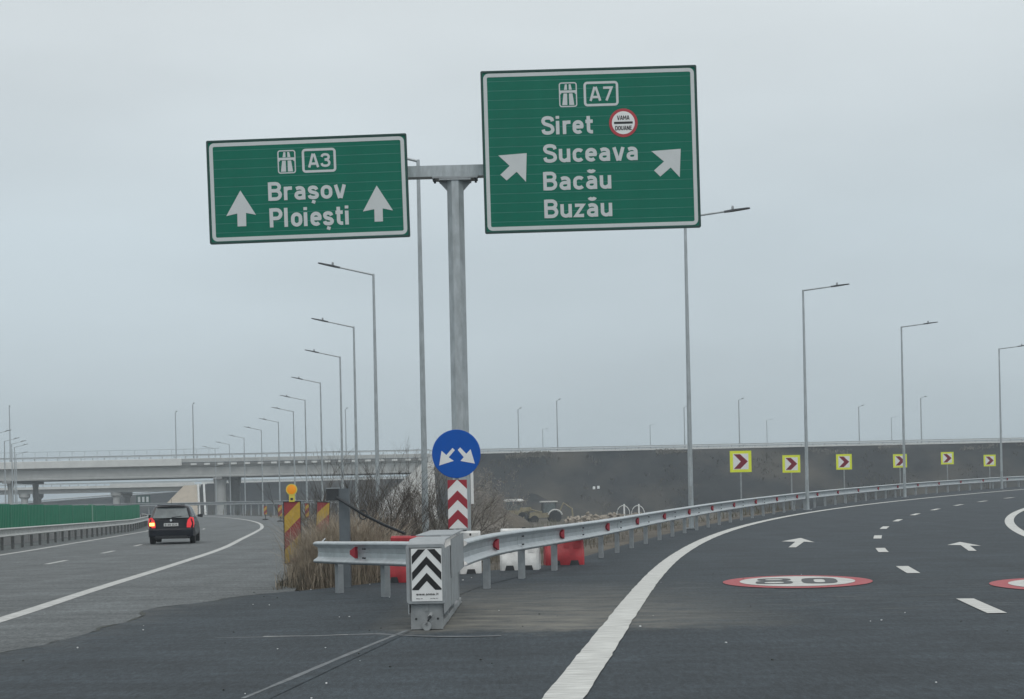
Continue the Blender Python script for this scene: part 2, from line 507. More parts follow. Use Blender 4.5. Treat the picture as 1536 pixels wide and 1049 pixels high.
def np_mesh(name, V, F, mats, parent=None, kind=None, smooth=False):
    me = bpy.data.meshes.new(name)
    me.from_pydata(np.asarray(V, float).tolist(), [], np.asarray(F).tolist())
    if not isinstance(mats, (list, tuple)): mats = [mats]
    for m in mats: me.materials.append(m)
    if smooth: me.polygons.foreach_set('use_smooth', [True] * len(me.polygons))
    o = bpy.data.objects.new(name, me); COL.objects.link(o)
    if parent: o.parent = parent
    if kind: o['kind'] = kind
    return o

def tag(o, label, cat, group=None):
    o['label'] = label; o['category'] = cat
    if group: o['group'] = group
    return o

def thing(name, label, cat, loc=(0, 0, 0), rz=0.0, group=None):
    o = bpy.data.objects.new(name, None); COL.objects.link(o)
    o.empty_display_size = .3
    o.location = loc; o.rotation_euler = (0, 0, rz)
    return tag(o, label, cat, group)

def copy_thing(root, loc, rz, label):
    r = root.copy(); COL.objects.link(r); r.location = loc; r.rotation_euler = (0, 0, rz); r['label'] = label
    for ch in list(root.children):
        c = ch.copy(); COL.objects.link(c); c.parent = r
        for g in list(ch.children):
            d = g.copy(); COL.objects.link(d); d.parent = c
    return r

def grid_sheet(name, P, Q, nb, z_off, m, parent=None, kind='structure', zfun=G):
    """A sheet lofted between two plan curves of equal point count, laid on the ground."""
    t = np.linspace(0, 1, nb + 1)[None, :, None]
    XY = P[:, None, :] * (1 - t) + Q[:, None, :] * t
    n, k = XY.shape[:2]
    V = np.c_[XY[..., 0].ravel(), XY[..., 1].ravel(), (zfun(XY[..., 0], XY[..., 1]) + z_off).ravel()]
    I = np.arange(n * k).reshape(n, k)
    F = np.stack((I[:-1, :-1], I[:-1, 1:], I[1:, 1:], I[1:, :-1]), -1).reshape(-1, 4)
    return np_mesh(name, V, F, m, parent, kind, True)

def strip(name, P, w, z_off, m, parent=None, kind=None, wob=0.0):
    h = w / 2 + (rng.normal(0, wob, len(P)) if wob else 0)
    a, b = offset(P, -h if isinstance(h, np.ndarray) else -h), offset(P, h)
    return grid_sheet(name, a, b, 1, z_off, m, parent, kind)

def cut(P, s0, s1, step=.5):
    d = arclen(P); t = np.linspace(s0, s1, max(2, int((s1 - s0) / step) + 1))
    return np.c_[np.interp(t, d, P[:, 0]), np.interp(t, d, P[:, 1])]

def s_of_y(P, y):
    k = np.argmax(P[:, 1]); return float(np.interp(y, P[:k + 1, 1], arclen(P)[:k + 1]))

# ------------------------------------------------------------------ setting: ground
gx = np.unique(np.r_[np.arange(-60, 70, 1.0), -np.geomspace(60, 1400, 40), np.geomspace(70, 1400, 40)])
gy = np.unique(np.r_[np.arange(-30, 135, 1.0), np.geomspace(135, 1600, 70)])
X, Y = np.meshgrid(gx, gy)
Z = T(X, Y)
I = np.arange(X.size).reshape(X.shape)
F = np.stack((I[:-1, :-1], I[:-1, 1:], I[1:, 1:], I[1:, :-1]), -1).reshape(-1, 4)
np_mesh('ground', np.c_[X.ravel(), Y.ravel(), Z.ravel()], F, M['soil'], kind='structure', smooth=True)

# left carriageway, older paler asphalt
old_road = grid_sheet('old_road', offset(LEFT, -9.2), offset(LEFT, 3.2), 14, 0.0, M['old'])
# right ramp, new dark asphalt
n_ = 150
def resn(P, n):
    d = arclen(P); t = np.linspace(0, d[-1], n); return np.c_[np.interp(t, d, P[:, 0]), np.interp(t, d, P[:, 1])]
ia = np.argmin(np.abs(INNER[:, 1] - 78)); 
RA = resample(RAILX, 1.0); RA = offset(RA, -.55 - 1.2 * (1 - sm((RA[:, 1] - 14) / 4))); RB = offset(INNER, 2.2)
kA = np.argmax(RA[:, 1] > -14); kB = np.argmax(RB[:, 1] > -14)
ramp_road = grid_sheet('ramp_road', resn(RA[kA:], 180), resn(RB[kB:], 180), 20, 0.0, M['new'])
# paved nose between the two
ty = np.linspace(-14, 1, 2)
seam_y = np.r_[np.arange(-14, 19.2, .5), np.array([19.6, 20.2, 20.8, 21.3])]
seam_x = -4.38 + .10 * np.sin(seam_y * .9) + .07 * np.sin(seam_y * 2.3 + 1) + rng.normal(0, .05, len(seam_y)) + np.clip(seam_y - 18.6, 0, 9) * .38
SA = np.c_[seam_x, seam_y]
rx_y = np.linspace(-14, 27.0, len(seam_y)); SB = np.c_[np.where(rx_y < 17.0, np.maximum(-.99 + .134 * (np.minimum(rx_y, 14) - 14), Xat(RAILX, rx_y) - 1.2), Xat(RAILX, rx_y) - .25), rx_y]
nose = grid_sheet('paved_nose', SA, SB, 10, .004, M['new'])

# markings
lines_old, lines_new = old_road, ramp_road
strip('edge_line', cut(EDGE, 0, arclen(EDGE)[-1] - 2, .2), .27, .008, M['line'], lines_new, None, .004)
strip('edge_line', cut(INNER, 0, arclen(INNER)[-1] - 2), .27, .008, M['line'], lines_new)
strip('edge_line', cut(LEFT, 0, arclen(LEFT)[-1] - 1), .22, .004, M['line_old'], lines_old)
lo = 6.4 + .013 * np.clip(LEFT[:, 1] - 40, -40, 65)
LLINE = offset(LEFT, -lo)
strip('edge_line', cut(LLINE, 0, arclen(LLINE)[-1] - 1), .20, .004, M['line_old'], lines_old)
LDASH = offset(LEFT, -.52 * lo)
for y in (28.2, 36.6, 45.0, 53.2, 61.5, 70, 78.5, 87, 95):
    s = s_of_y(LDASH, y); strip('lane_dash', cut(LDASH, s - 1.3, s + 1.3), .14, .004, M['line_old'], lines_old)
sD = arclen(DASH)
for y in (2.0, 8.8, 15.58, 22.46, 29.44, 36.22, 42.46, 48.5, 54.42, 60.0, 65.64, 70.9, 76.2, 81.5, 87):
    s = s_of_y(DASH, y)
    if s + 1 < sD[-1]: strip('lane_dash', cut(DASH, s - 1.0, s + .95), .19, .008, M['line'], lines_new)

def flat_poly(name, pts, z_off, m, parent):
    V = [(p[0], p[1], g1(p[0], p[1]) + z_off) for p in pts]
    return MB().add(V, [tuple(range(len(V)))]).build(name, m, parent)

for pts in ([(1201, 807.6), (1221.5, 814), (1206, 813.2), (1194.2, 821.7), (1182.8, 821.7), (1193, 813.4), (1172, 812.8)],
            [(1440, 813.6), (1471.5, 819.4), (1455, 819.3), (1465, 827), (1453, 827), (1441, 818.4), (1420.8, 818.2)]):
    flat_poly('arrow_marking', [onroad(*p) for p in pts], .008, M['line'], lines_new)

def ell(c, a, b, h, n=56, k0=0, k1=None):
    e = []
    for i in range(n):
        t = 2 * math.pi * i / n
        u, v = a * math.cos(t), b * math.sin(t)
        e.append((c[0] + u * math.cos(h) + v * math.sin(h), c[1] - u * math.sin(h) + v * math.cos(h)))
    return e
def loop_ring(outer, inner, z):
    n = len(outer); V = [(p[0], p[1], z) for p in outer] + [(p[0], p[1], z) for p in inner]
    return V, [(i, (i + 1) % n, n + (i + 1) % n, n + i) for i in range(n)]
def speed_mark(cx, cy, h):
    z = g1(cx, cy)
    disc = flat_poly('speed_limit_marking', ell((cx, cy), .78, 1.08, h), .012, M['line'], lines_new)
    V, Fq = loop_ring(ell((cx, cy), 1.01, 1.36, h), ell((cx, cy), .775, 1.075, h), z + .008)
    MB().add(V, Fq).build('red_ring', M['line_red'], disc)
    mb = MB()
    def P(u, v): return (cx + u * math.cos(h) + v * math.sin(h), cy - u * math.sin(h) + v * math.cos(h), z + .016)
    def rr(u0, v0, a, b, ai, bi):
        # rounded ring of a digit bowl
        k = 20; O, Q = [], []
        for i in range(k):
            t = 2 * math.pi * i / k
            se = lambda c, e: math.copysign(abs(c) ** e, c)
            O.append(P(u0 + a * se(math.cos(t), .6), v0 + b * se(math.sin(t), .6)))
            Q.append(P(u0 + ai * se(math.cos(t), .6), v0 + bi * se(math.sin(t), .6)))
        mb.add(O + Q, [(i, (i + 1) % k, k + (i + 1) % k, k + i) for i in range(k)])
    rr(.30, 0, .24, .60, .075, .36)
    rr(-.31, -.30, .25, .32, .13, .17)
    rr(-.31, .305, .23, .27, .12, .13)
    mb.build('digits', M['sign_black'], disc)
c0 = onroad(1195.5, 873.0); speed_mark(c0[0], c0[1], .17)
c1 = onroad(1611, 877.0); speed_mark(c1[0], c1[1], .17)

# old joint lines and cracks near the barrier end
def px_strip(name, pxs, w, m, z_off, wob=.006):
    P = resample([onroad(*p) for p in pxs], .25)
    return strip(name, P, w, z_off, m, nose, None, wob)
px_strip('joint_seal', [(364, 1049), (430, 1022), (500, 992), (560, 967), (612, 946)], .045, M['seam'], .006)
px_strip('old_line', [(322, 957.5), (400, 956.5), (480, 954.8), (560, 952)], .04, M['seam'], .006, .018)
px_strip('dust_strip', [(560, 951.5), (640, 956), (700, 956), (752, 955)], .07, M['seam'], .006, .025)

Pq = resample(SA, .3); Pq = Pq + rng.normal(0, .025, Pq.shape)
strip('seam_crack', Pq, .035, .007, M['heap'], nose, None, .012)
px_strip('old_line', [(395, 956.2), (440, 955.4), (480, 954.6), (522, 953.4)], .035, M['line_old'], .008, .01)
# crumbs and litter lying on the road
mb = MB()
for _ in range(80):
    x, y = rng.uniform(-4.2, 4.5), rng.uniform(8.5, 24)
    z, s = g1(x, y) + .006, rng.uniform(.004, .014)
    mb.box((x, y, z + s * .3), (s * rng.uniform(.7, 1.8), s, s * .7), rng.uniform(0, 3), 0 if rng.random() < .4 else 1)
mb.build('road_crumbs', [M['white'], M['heap']], kind='stuff')

# ------------------------------------------------------------------ lettering: monoline strokes like a road-sign face
def arc(cx, cy, rx, ry, a0, a1, n=10):
    return [(cx + rx * math.cos(math.radians(a0 + (a1 - a0) * i / n)), cy + ry * math.sin(math.radians(a0 + (a1 - a0) * i / n))) for i in range(n + 1)]
def crv(pts, k=5):
    P = [np.array(p, float) for p in pts]; P = [2 * P[0] - P[1]] + P + [2 * P[-1] - P[-2]]; o = []
    for i in range(1, len(P) - 2):
        a, b, c, d = P[i - 1:i + 3]
        for t in np.linspace(0, 1, k, endpoint=False):
            o.append(tuple(.5 * ((2 * b) + (c - a) * t + (2 * a - 5 * b + 4 * c - d) * t * t + (3 * b - a - 3 * c + d) * t ** 3)))
    return o + [tuple(P[-2])]
SBIG = crv([(.535, .72), (.49, .86), (.31, .915), (.14, .87), (.085, .74), (.15, .60), (.31, .53), (.48, .44), (.54, .27), (.48, .14), (.31, .085), (.13, .13), (.08, .28)])
SSML = crv([(.41, .51), (.36, .61), (.24, .645), (.12, .605), (.09, .51), (.14, .41), (.25, .365), (.38, .31), (.425, .21), (.37, .11), (.245, .085), (.11, .12), (.07, .22)])
LA = [[(.425, 0), (.425, .47)] + arc(.26, .47, .165, .175, 0, 90)[1:] + [(.2, .645), (.09, .60)],
      [(.425, .395), (.24, .395)] + arc(.24, .24, .155, .155, 90, 270)[1:] + [(.34, .10), (.425, .17)]]
GL = {
 'A': (.70, [[(.08, 0), (.32, 1)], [(.38, 1), (.62, 0)], [(.16, .27), (.54, .27)]]),
 'B': (.64, [[(.085, 0), (.085, 1)], [(.085, .915), (.35, .915)] + arc(.35, .725, .17, .19, 90, -90)[1:] + [(.085, .535)], [(.35, .535)] + arc(.35, .31, .20, .225, 90, -90)[1:] + [(.085, .085)]]),
 'P': (.63, [[(.085, 0), (.085, 1)], [(.085, .915), (.34, .915)] + arc(.34, .69, .20, .225, 90, -90)[1:] + [(.085, .465)]]),
 'S': (.62, [SBIG]),
 'V': (.66, [[(.07, 1), (.30, 0)], [(.59, 1), (.36, 0)]]),
 'M': (.80, [[(.085, 0), (.085, 1)], [(.11, .95), (.40, .32), (.69, .95)], [(.715, 1), (.715, 0)]]),
 'D': (.66, [[(.085, 0), (.085, 1)], [(.085, .915), (.30, .915)] + arc(.30, .66, .275, .255, 90, 0)[1:] + arc(.30, .34, .275, .255, 0, -90) + [(.085, .085)]]),
 'O': (.66, [arc(.33, .66, .245, .255, 0, 180) + arc(.33, .34, .245, .255, 180, 360) + [(.575, .66)]]),
 'U': (.65, [[(.085, 1), (.085, .33)] + arc(.325, .33, .24, .245, 180, 360)[1:] + [(.565, 1)]]),
 'N': (.66, [[(.085, 0), (.085, 1)], [(.11, .95), (.55, .05)], [(.575, 0), (.575, 1)]]),
 'E': (.55, [[(.085, 0), (.085, 1)], [(.085, .915), (.52, .915)], [(.085, .51), (.46, .51)], [(.085, .085), (.52, .085)]]),
 '3': (.60, [crv([(.08, .74), (.14, .87), (.29, .915), (.45, .87), (.505, .73), (.45, .585), (.26, .535)]), crv([(.26, .535), (.45, .48), (.53, .31), (.47, .14), (.30, .085), (.12, .14), (.07, .28)])]),
 '7': (.58, [[(.03, .915), (.50, .915), (.20, 0)]]),
 '8': (.60, [arc(.30, .73, .19, .185, 0, 360, 16), arc(.30, .30, .215, .22, 0, 360, 16)]),
 '6': (.60, [arc(.30, .30, .21, .215, 0, 360, 16), [(.09, .3), (.17, .62), (.36, 1)]]),
 '4': (.62, [[(.36, 1), (.08, .30), (.56, .30)], [(.44, .5), (.44, 0)]]),
 '1': (.40, [[(.05, .75), (.24, .93), (.24, 0)]]),
 'r': (.40, [[(.085, 0), (.085, .73)], [(.085, .48)] + arc(.25, .48, .165, .165, 180, 90)[1:] + [(.38, .645)]]),
 'a': (.54, LA),
 'ă': (.54, LA + [arc(.26, 1.07, .13, .11, 190, 350)]),
 's': (.51, [SSML]),
 'ș': (.51, [SSML, [(.28, -.07), (.23, -.23)]]),
 'o': (.54, [arc(.27, .44, .185, .205, 0, 180) + arc(.27, .29, .185, .205, 180, 360) + [(.455, .44)]]),
 'v': (.54, [[(.07, .73), (.245, 0)], [(.47, .73), (.295, 0)]]),
 'l': (.25, [[(.085, 1), (.085, 0)]]),
 'i': (.25, [[(.085, .73), (.085, 0)], [(.085, 1), (.085, .845)]]),
 'e': (.53, [[(.10, .375), (.50, .375)], [(.445, .33), (.445, .46)] + arc(.265, .46, .18, .185, 0, 180)[1:] + arc(.265, .27, .18, .185, 180, 320)]),
 't': (.40, [[(.16, .95), (.16, .23)] + arc(.31, .23, .15, .145, 180, 270)[1:] + [(.37, .085)], [(.02, .66), (.37, .66)]]),
 'u': (.54, [[(.085, .73), (.085, .26)] + arc(.25, .26, .165, .175, 180, 290)[1:] + [(.43, .19)], [(.44, .73), (.44, 0)]]),
 'c': (.49, [arc(.27, .46, .185, .185, 35, 180) + arc(.27, .27, .185, .185, 180, 325)]),
 'z': (.48, [[(.04, .645), (.40, .645), (.07, .085), (.43, .085)]]),
 'w': (.80, [[(.07, .73), (.21, 0)], [(.38, .73), (.25, 0)], [(.40, .73), (.54, 0)], [(.72, .73), (.58, 0)]]),
 'm': (.80, [[(.085, 0), (.085, .73)], [(.085, .5)] + arc(.24, .5, .15, .145, 180, 0)[1:] + [(.39, 0)], [(.39, .5)] + arc(.545, .5, .155, .145, 180, 0)[1:] + [(.70, 0)]]),
 'n': (.54, [[(.085, 0), (.085, .73)], [(.085, .48)] + arc(.265, .47, .18, .175, 180, 0)[1:] + [(.445, 0)]]),
 '.': (.25, [[(.085, .17), (.085, 0)]]),
 ' ': (.32, []),
}
def stroke(mb, pts, half, d0, d1, f):
    """A polyline thickened to a flat bar standing from depth d0 to d1; f maps (u, v, depth) to space."""
    P = [np.array(p, float) for p in pts]
    P = [P[0]] + [q for p, q in zip(P, P[1:]) if np.hypot(*(q - p)) > 1e-5]
    n = len(P); L, Rr = [], []
    for i in range(n):
        a = P[i] - P[i - 1] if i else P[1] - P[0]
        b = P[i + 1] - P[i] if i < n - 1 else a
        a, b = a / np.hypot(*a), b / np.hypot(*b)
        t = a + b; t = t / (np.hypot(*t) + 1e-9)
        nrm = np.array((-t[1], t[0])); k = min(1.8, 1 / max(.3, nrm @ np.array((-a[1], a[0]))))
        L.append(P[i] + nrm * half * k); Rr.append(P[i] - nrm * half * k)
    V = [f(*p, d1) for p in L] + [f(*p, d1) for p in Rr] + [f(*p, d0) for p in L] + [f(*p, d0) for p in Rr]
    Fq = []
    for i in range(n - 1):
        Fq += [(n + i, n + i + 1, i + 1, i), (i, i + 1, 2 * n + i + 1, 2 * n + i), (n + i + 1, n + i, 3 * n + i, 3 * n + i + 1)]
    Fq += [(0, 2 * n, 3 * n, n), (n - 1, 2 * n - 1, 4 * n - 1, 3 * n - 1)]
    mb.add(V, Fq)
def write(mb, txt, u, v, h, f, d0, d1, sx=.96, half=.085, gap=.075, width=None, bold=1.0):
    """Text with its baseline start at (u, v) and cap height h; width squeezes it to a given run."""
    run = sum(GL[c][0] for c in txt) + gap * (len(txt) - 1)
    if width: sx = width / (run * h)
    x = 0; q = 0
    for c in txt:
        w_, st = GL[c]
        for k, s in enumerate(st):
            q += 1
            e = (q % 5) * .0006
            stroke(mb, [(u + (x + a) * h * sx, v + b * h) for a, b in s], half * h * bold, d0, d1 + e, f)
        x += w_ + gap
def stand(u, v, d): return (u, -d, v)           # a face looking towards -Y

def rrect(w, h, r, n=5):
    o = []
    for cx_, cy_, a in ((w / 2 - r, h / 2 - r, 0), (-w / 2 + r, h / 2 - r, 90), (-w / 2 + r, -h / 2 + r, 180), (w / 2 - r, -h / 2 + r, 270)):
        o += arc(cx_, cy_, r, r, a, a + 90, n)
    return o
def frame(mb, c, w, h, r, t, d0, d1, mi=0):
    O, Q = rrect(w, h, r), rrect(w - 2 * t, h - 2 * t, max(r - t, .005))
    n = len(O)
    V = [(c[0] + u, -d1, c[1] + v) for u, v in O] + [(c[0] + u, -d1, c[1] + v) for u, v in Q] + [(c[0] + u, -d0, c[1] + v) for u, v in O] + [(c[0] + u, -d0, c[1] + v) for u, v in Q]
    Fq = []
    for i in range(n):
        j = (i + 1) % n
        Fq += [(i, j, n + j, n + i), (i, 2 * n + i, 2 * n + j, j), (n + i, n + j, 3 * n + j, 3 * n + i)]
    mb.add(V, Fq, mi)
def poly_plate(mb, pts, d0, d1, mi=0):
    mb.prism(pts, -d1, -d0, 'XZ', mi)

# ------------------------------------------------------------------ sign gantry
YS = 28.0
def sign_frame(corners, tilt):
    cx = sum(p[0] for p in corners) / 4; cy = sum(p[1] for p in corners) / 4
    k = FPX / YS
    def loc(px, py):
        a = tilt + ROLL
        dx, dy = (px - cx) / k, (cy - py) / k
        return dx * math.cos(a) + dy * math.sin(a), -dx * math.sin(a) + dy * math.cos(a)
    q = [loc(*p) for p in corners]
    w = (q[1][0] - q[0][0] + q[2][0] - q[3][0]) / 2; h = (q[0][1] - q[3][1] + q[1][1] - q[2][1]) / 2
    return at(cx, cy, YS), loc, w, h

def make_sign(corners, tilt, label, lines, arrows, emblem, route, customs=None):
    c, loc, w, h = sign_frame(corners, tilt)
    t = thing('motorway_sign', label, 'road sign', c, 0, 'green direction signs on the gantry')
    t.rotation_euler = (0, -tilt, 0)
    mb = MB(); mb.box((0, .035, 0), (w - .02, .03, h - .02)); mb.build('back_sheet', M['green_lip'], t)
    # edge profile
    mb = MB(); frame(mb, (0, 0), w, h, .03, .035, -.05, .014); mb.build('edge_profile', M['green_edge'], t)
    for x in (-w * .32, w * .32):
        mb = MB(); mb.box((x, .09, 0), (.07, .07, h * .92)); mb.build('back_stiffener', M['galv_dull'], t)
    n = int(round(h / .183)); ph = (h - .06) / n
    src = None
    for i in range(n):
        z = -h / 2 + .03 + ph * (i + .5)
        if src is None:
            mb = MB(); mb.box((0, .010, .005), (w - .066, .018, ph - .012)); mb.box((0, .0105, -ph / 2 + .0045), (w - .066, .021, .011), 0, 1); src = o = mb.build('plank', [M['green'], M['green_lip']], t)
        else:
            o = src.copy(); COL.objects.link(o); o.parent = t
        o.location = (0, 0, z)
    mb = MB(); frame(mb, (0, 0), w - .10, h - .10, .10, .07, -.001, .003); mb.build('border', M['sign_white'], t)
    for txt, p, hh, wd in lines:
        mb = MB(); u, v = loc(*p); write(mb, txt, u, v, hh, stand, .0, .005, width=wd, bold=1.10); mb.build('lettering', M['sign_white'], t)
    for a in arrows:
        mb = MB(); poly_plate(mb, [loc(*p) for p in a], .0, .005); mb.build('arrow', M['sign_white'], t)
    # motorway emblem: two carriageways under a bridge
    (ex, ey), ew, eh = loc(*emblem[0]), emblem[1], emblem[2]
    mb = MB(); frame(mb, (ex, ey), ew, eh, .05, .022, 0, .005)
    for s in (-1, 1):
        poly_plate(mb, [(ex + s * .018, ey - eh * .42), (ex + s * .115, ey - eh * .42), (ex + s * .085, ey + eh * .05), (ex + s * .018, ey + eh * .05)], 0, .005)
        poly_plate(mb, [(ex + s * .018, ey + eh * .20), (ex + s * .075, ey + eh * .20), (ex + s * .055, ey + eh * .42), (ex + s * .018, ey + eh * .42)], 0, .005)
        poly_plate(mb, [(ex + s * .165, ey + eh * .02), (ex + s * .135, ey + eh * .02), (ex + s * .125, ey + eh * .07), (ex + s * .165, ey + eh * .12)], 0, .006)
    mb.box((ex, -.003, ey + eh * .125), (.33, .008, .045))
    mb.build('motorway_emblem', M['sign_white'], t)
    (rx, ry), rw, rh = loc(*route[0]), route[1], route[2]
    mb = MB(); frame(mb, (rx, ry), rw, rh, .07, .045, 0, .005)
    write(mb, route[3], rx - route[5] / 2, ry - route[4] / 2, route[4], stand, 0, .005, width=route[5]); mb.build('route_number', M['sign_white'], t)
    if customs:
        x, y = loc(*customs[0]); r = customs[1]
        mb = MB(); mb.lathe([(r, -.012), (r, .0)], 32, (x, .004, y), 'Y'); d = mb.build('customs_roundel', M['sign_red'], t)
        mb = MB(); mb.lathe([(r * .80, -.015), (r * .80, -.0)], 32, (x, .004, y), 'Y'); mb.build('roundel_face', M['white'], d)
        mb = MB(); mb.box((x, -.013, y), (r * 1.3, .004, r * .15))
        write(mb, 'VAMA', x - r * .43, y + r * .20, r * .30, stand, .011, .0135, width=r * .86)
        write(mb, 'DOUANE', x - r * .58, y - r * .52, r * .30, stand, .011, .0135, width=r * 1.16)
        mb.build('roundel_lettering', M['sign_black'], d)
    return t
K = YS / FPX
make_sign([(308, 211), (609, 201), (616, 356), (316, 366)], math.radians(1.0),
          'smaller green motorway sign with straight up arrows for Brașov and Ploiești', 
          [('Brașov', (402.5, 301.5), 27.5 * K, 117 * K), ('Ploiești', (405, 341.5), 28.5 * K, 121 * K)],
          [[(360.5, 286), (384, 322.5), (369, 319.5), (369.5, 339.5), (356.5, 340), (356, 320.5), (339.5, 324.5)],
           [(565, 278.5), (589.5, 316), (574, 312.8), (574.5, 332.3), (562, 332.8), (561.5, 314), (544.5, 317.5)]],
          ((430, 243), 27 * K, 35 * K), ((478.5, 240.7), 51 * K, 36 * K, 'A3', 20.5 * K, 34 * K))
make_sign([(720, 108), (1045, 97), (1051, 342), (728, 350)], math.radians(.5),
          'large green motorway sign with slanting arrows and red customs roundel, right of the column',
          [('Siret', (812.5, 202.5), 27.5 * K, 78 * K), ('Suceava', (815, 244.5), 27.5 * K, 143 * K), ('Bacău', (815, 286), 27.5 * K, 103 * K), ('Buzău', (816.5, 327.5), 27.5 * K, 103 * K)],
          [[(790, 230), (789, 273), (775, 258), (760, 271), (750.5, 262.5), (764.5, 249), (747.5, 233.5)],
           [(1021, 223.5), (1019.5, 266), (1006, 251.5), (990.5, 265), (981, 256), (996, 242.5), (977, 227)]],
          ((852, 142.3), 27 * K, 37 * K), ((901.5, 140.8), 52 * K, 37 * K, 'A7', 21 * K, 36 * K), ((935, 184.5), 21.5 * K))

YC = 28.55
pc = at(690.5, 640, YC); px_, pz0 = pc.x, t1(pc.x, YC) - .2
ztop = at(687, 268, YC).z
ga = thing('sign_gantry', 'grey steel T shaped gantry column carrying both green motorway signs', 'gantry', (px_, YC, g1(px_, YC) - .05))
bz = ga.location.z
mb = MB()
prof = [(.172 * math.cos(math.pi / 8 + k * math.pi / 4), .172 * math.sin(math.pi / 8 + k * math.pi / 4)) for k in range(8)]
mb.loft([[(x * s, y * s, z - bz) for x, y in prof] for z, s in ((bz - .3, 1.06), (ztop - .03, 1.0))]); mb.build('column', M['galv_pole'], ga)
za_, zb2 = at(715, 756, YC).z - bz, at(715, 703, YC).z - bz
mb = MB(); mb.box((.205, 0, (za_ + zb2) / 2), (.055, .10, zb2 - za_)); mb.build('cable_duct', M['white'], ga)
mb = MB(); mb.box((0, 0, .03), (.7, .7, .05)); mb.build('base_plate', M['galv_dull'], ga)
mb = MB(); mb.box((0, 0, ztop - bz - .005), (.88, .34, .035)); mb.box((0, 0, ztop - bz - .045), (.62, .36, .03)); mb.build('flange_plate', M['galv_dull'], ga)
for s in (-1, 1):
    mb = MB(); mb.prism([(s * .16, ztop - bz - .06), (s * .32, ztop - bz - .06), (s * .16, ztop - bz - .24)], -.012, .012)
    mb.build('gusset', M['galv_dull'], ga)
src = None
for k in range(7):
    for yy in (-.13, .13):
        if src is None:
            mb = MB(); mb.lathe([(.022, -.035), (.022, .0)], 6); src = o = mb.build('bolt', M['darkbox'], ga)
        else:
            o = src.copy(); COL.objects.link(o); o.parent = ga
        o.location = (-.40 + k * .133, yy, ztop - bz - .024)
mb = MB()
bl, br = at(470, 262.5, YC).x - px_, at(880, 250, YC).x - px_
mb.box(((bl + br) / 2, 0, ztop - bz + .13), (br - bl, .24, .215), mtx=Matrix.Rotation(-.004, 3, 'Y')); mb.build('cross_beam', M['galv_pole'], ga)
for x in (bl * .75, bl * .55, br * .45, br * .75):
    mb = MB(); mb.box((x, -.22, ztop - bz + .13), (.10, .30, .16)); mb.build('sign_bracket', M['galv_dull'], ga)

# ------------------------------------------------------------------ street lamps
def make_lamp(name, H, label, group, incl, arm=1.25, head=.72, r0=.082, r1=.042):
    t = thing(name, label, 'street lamp', (0, 0, 0), 0, group)
    mb = MB(); mb.tube([(0, 0, -.6), (0, 0, 0), (0, 0, H)], [r0, r0, r1], 8); mb.build('pole', M['galv_pole'], t, 40)
    mb = MB(); mb.box((0, 0, .02), (.34, .34, .03)); mb.build('base_plate', M['galv_dull'], t)
    mb = MB(); mb.box((0, -r0 * .97, 1.1), (.085, .02, .4)); mb.build('inspection_door', M['galv_dull'], t)
    ca, sa = math.cos(incl), math.sin(incl)
    e = (arm * ca, 0, H - .04 + arm * sa)
    mb = MB(); mb.tube([(-.02, 0, H - .05), (.02, 0, H - .03), e], [.036, .033, .027], 8); mb.build('arm', M['galv_pole'], t, 40)
    mb = MB()
    R = Matrix.Rotation(-incl, 3, 'Y')
    def L(p): q = R @ Vector(p); return (q.x + e[0], q.y, q.z + e[2])
    ring = lambda x, w, z0, z1: [L((x, -w, z0)), L((x, w, z0)), L((x, w, z1 * .6)), L((x, w * .5, z1)), L((x, -w * .5, z1)), L((x, -w, z1 * .6))]
    mb.loft([ring(-.06, .04, -.03, .032), ring(.12, .06, -.032, .036), ring(.2, .12, -.022, .034), ring(head - .06, .11, -.016, .012), ring(head, .07, -.012, .004)])
    hd = mb.build('lamp_head', M['lamp'], t)
    mb = MB(); mb.lathe([(.04, -.02), (.04, .07), (.028, .11)], 10, L((.20, 0, .03))); mb.build('light_sensor', M['galv_dull'], hd)
    return t
HL = 9.5
ords = ['nearest, head behind the smaller sign', 'second nearest', 'third nearest', 'fourth nearest', 'fifth nearest', 'sixth nearest', 'seventh nearest', 'eighth nearest', 'ninth nearest', 'tenth nearest', 'eleventh nearest', 'farthest and smallest']
LEFT_LAMPS = [(627, 240, 0), (560, 411, -.4), (530.5, 490, -.4), (510, 535, -.5), (480.5, 574, -.6), (457.5, 600, -.6), (440, 617, -.6), (417.5, 633, -.6), (392, 645, -.6), (366, 657, -.6), (344, 666.6, -.6), (322.7, 673, -.6)]
gl = 'grey lamp posts in the row left of the gantry column'
p0 = None
for i, (px, py, zb) in enumerate(LEFT_LAMPS):
    dx, dz = ray(px, py)
    Yp = (zb + HL - EYE) / dz
    P = (dx * Yp, Yp, zb)
    lab = 'grey lamp post of the row left of the column, ' + ords[i]
    rz = math.pi + math.radians(10 + 1.2 * i)
    if p0 is None:
        p0 = make_lamp('street_lamp', HL, lab, gl, math.radians(12)); p0.location = P; p0.rotation_euler = (0, 0, rz)
    else:
        copy_thing(p0, P, rz, lab)
RIGHT_LAMPS = [(1027.5, 325, .1, 'grey lamp post below the large sign, its arm showing right of that sign', -14), (1204.5, 435, .3, 'grey lamp post behind the curve guardrail, between the second and third yellow chevron boards', -18),
               (1352, 490, .6, 'grey lamp post on the curve overlapping the fourth yellow chevron board', -22), (1498.5, 523, .75, 'grey lamp post by the right edge, beyond the last yellow chevron board', -25)]
p1 = None
for px, py, zb, lab, rd in RIGHT_LAMPS:
    dx, dz = ray(px, py)
    Yp = (zb + HL - EYE) / dz
    P = (dx * Yp, Yp, zb)
    if p1 is None:
        p1 = make_lamp('street_lamp', HL, lab, 'grey lamp posts along the right hand ramp', math.radians(5)); p1.location = P; p1.rotation_euler = (0, 0, math.radians(rd))
    else:
        copy_thing(p1, P, math.radians(rd), lab)
p2 = None
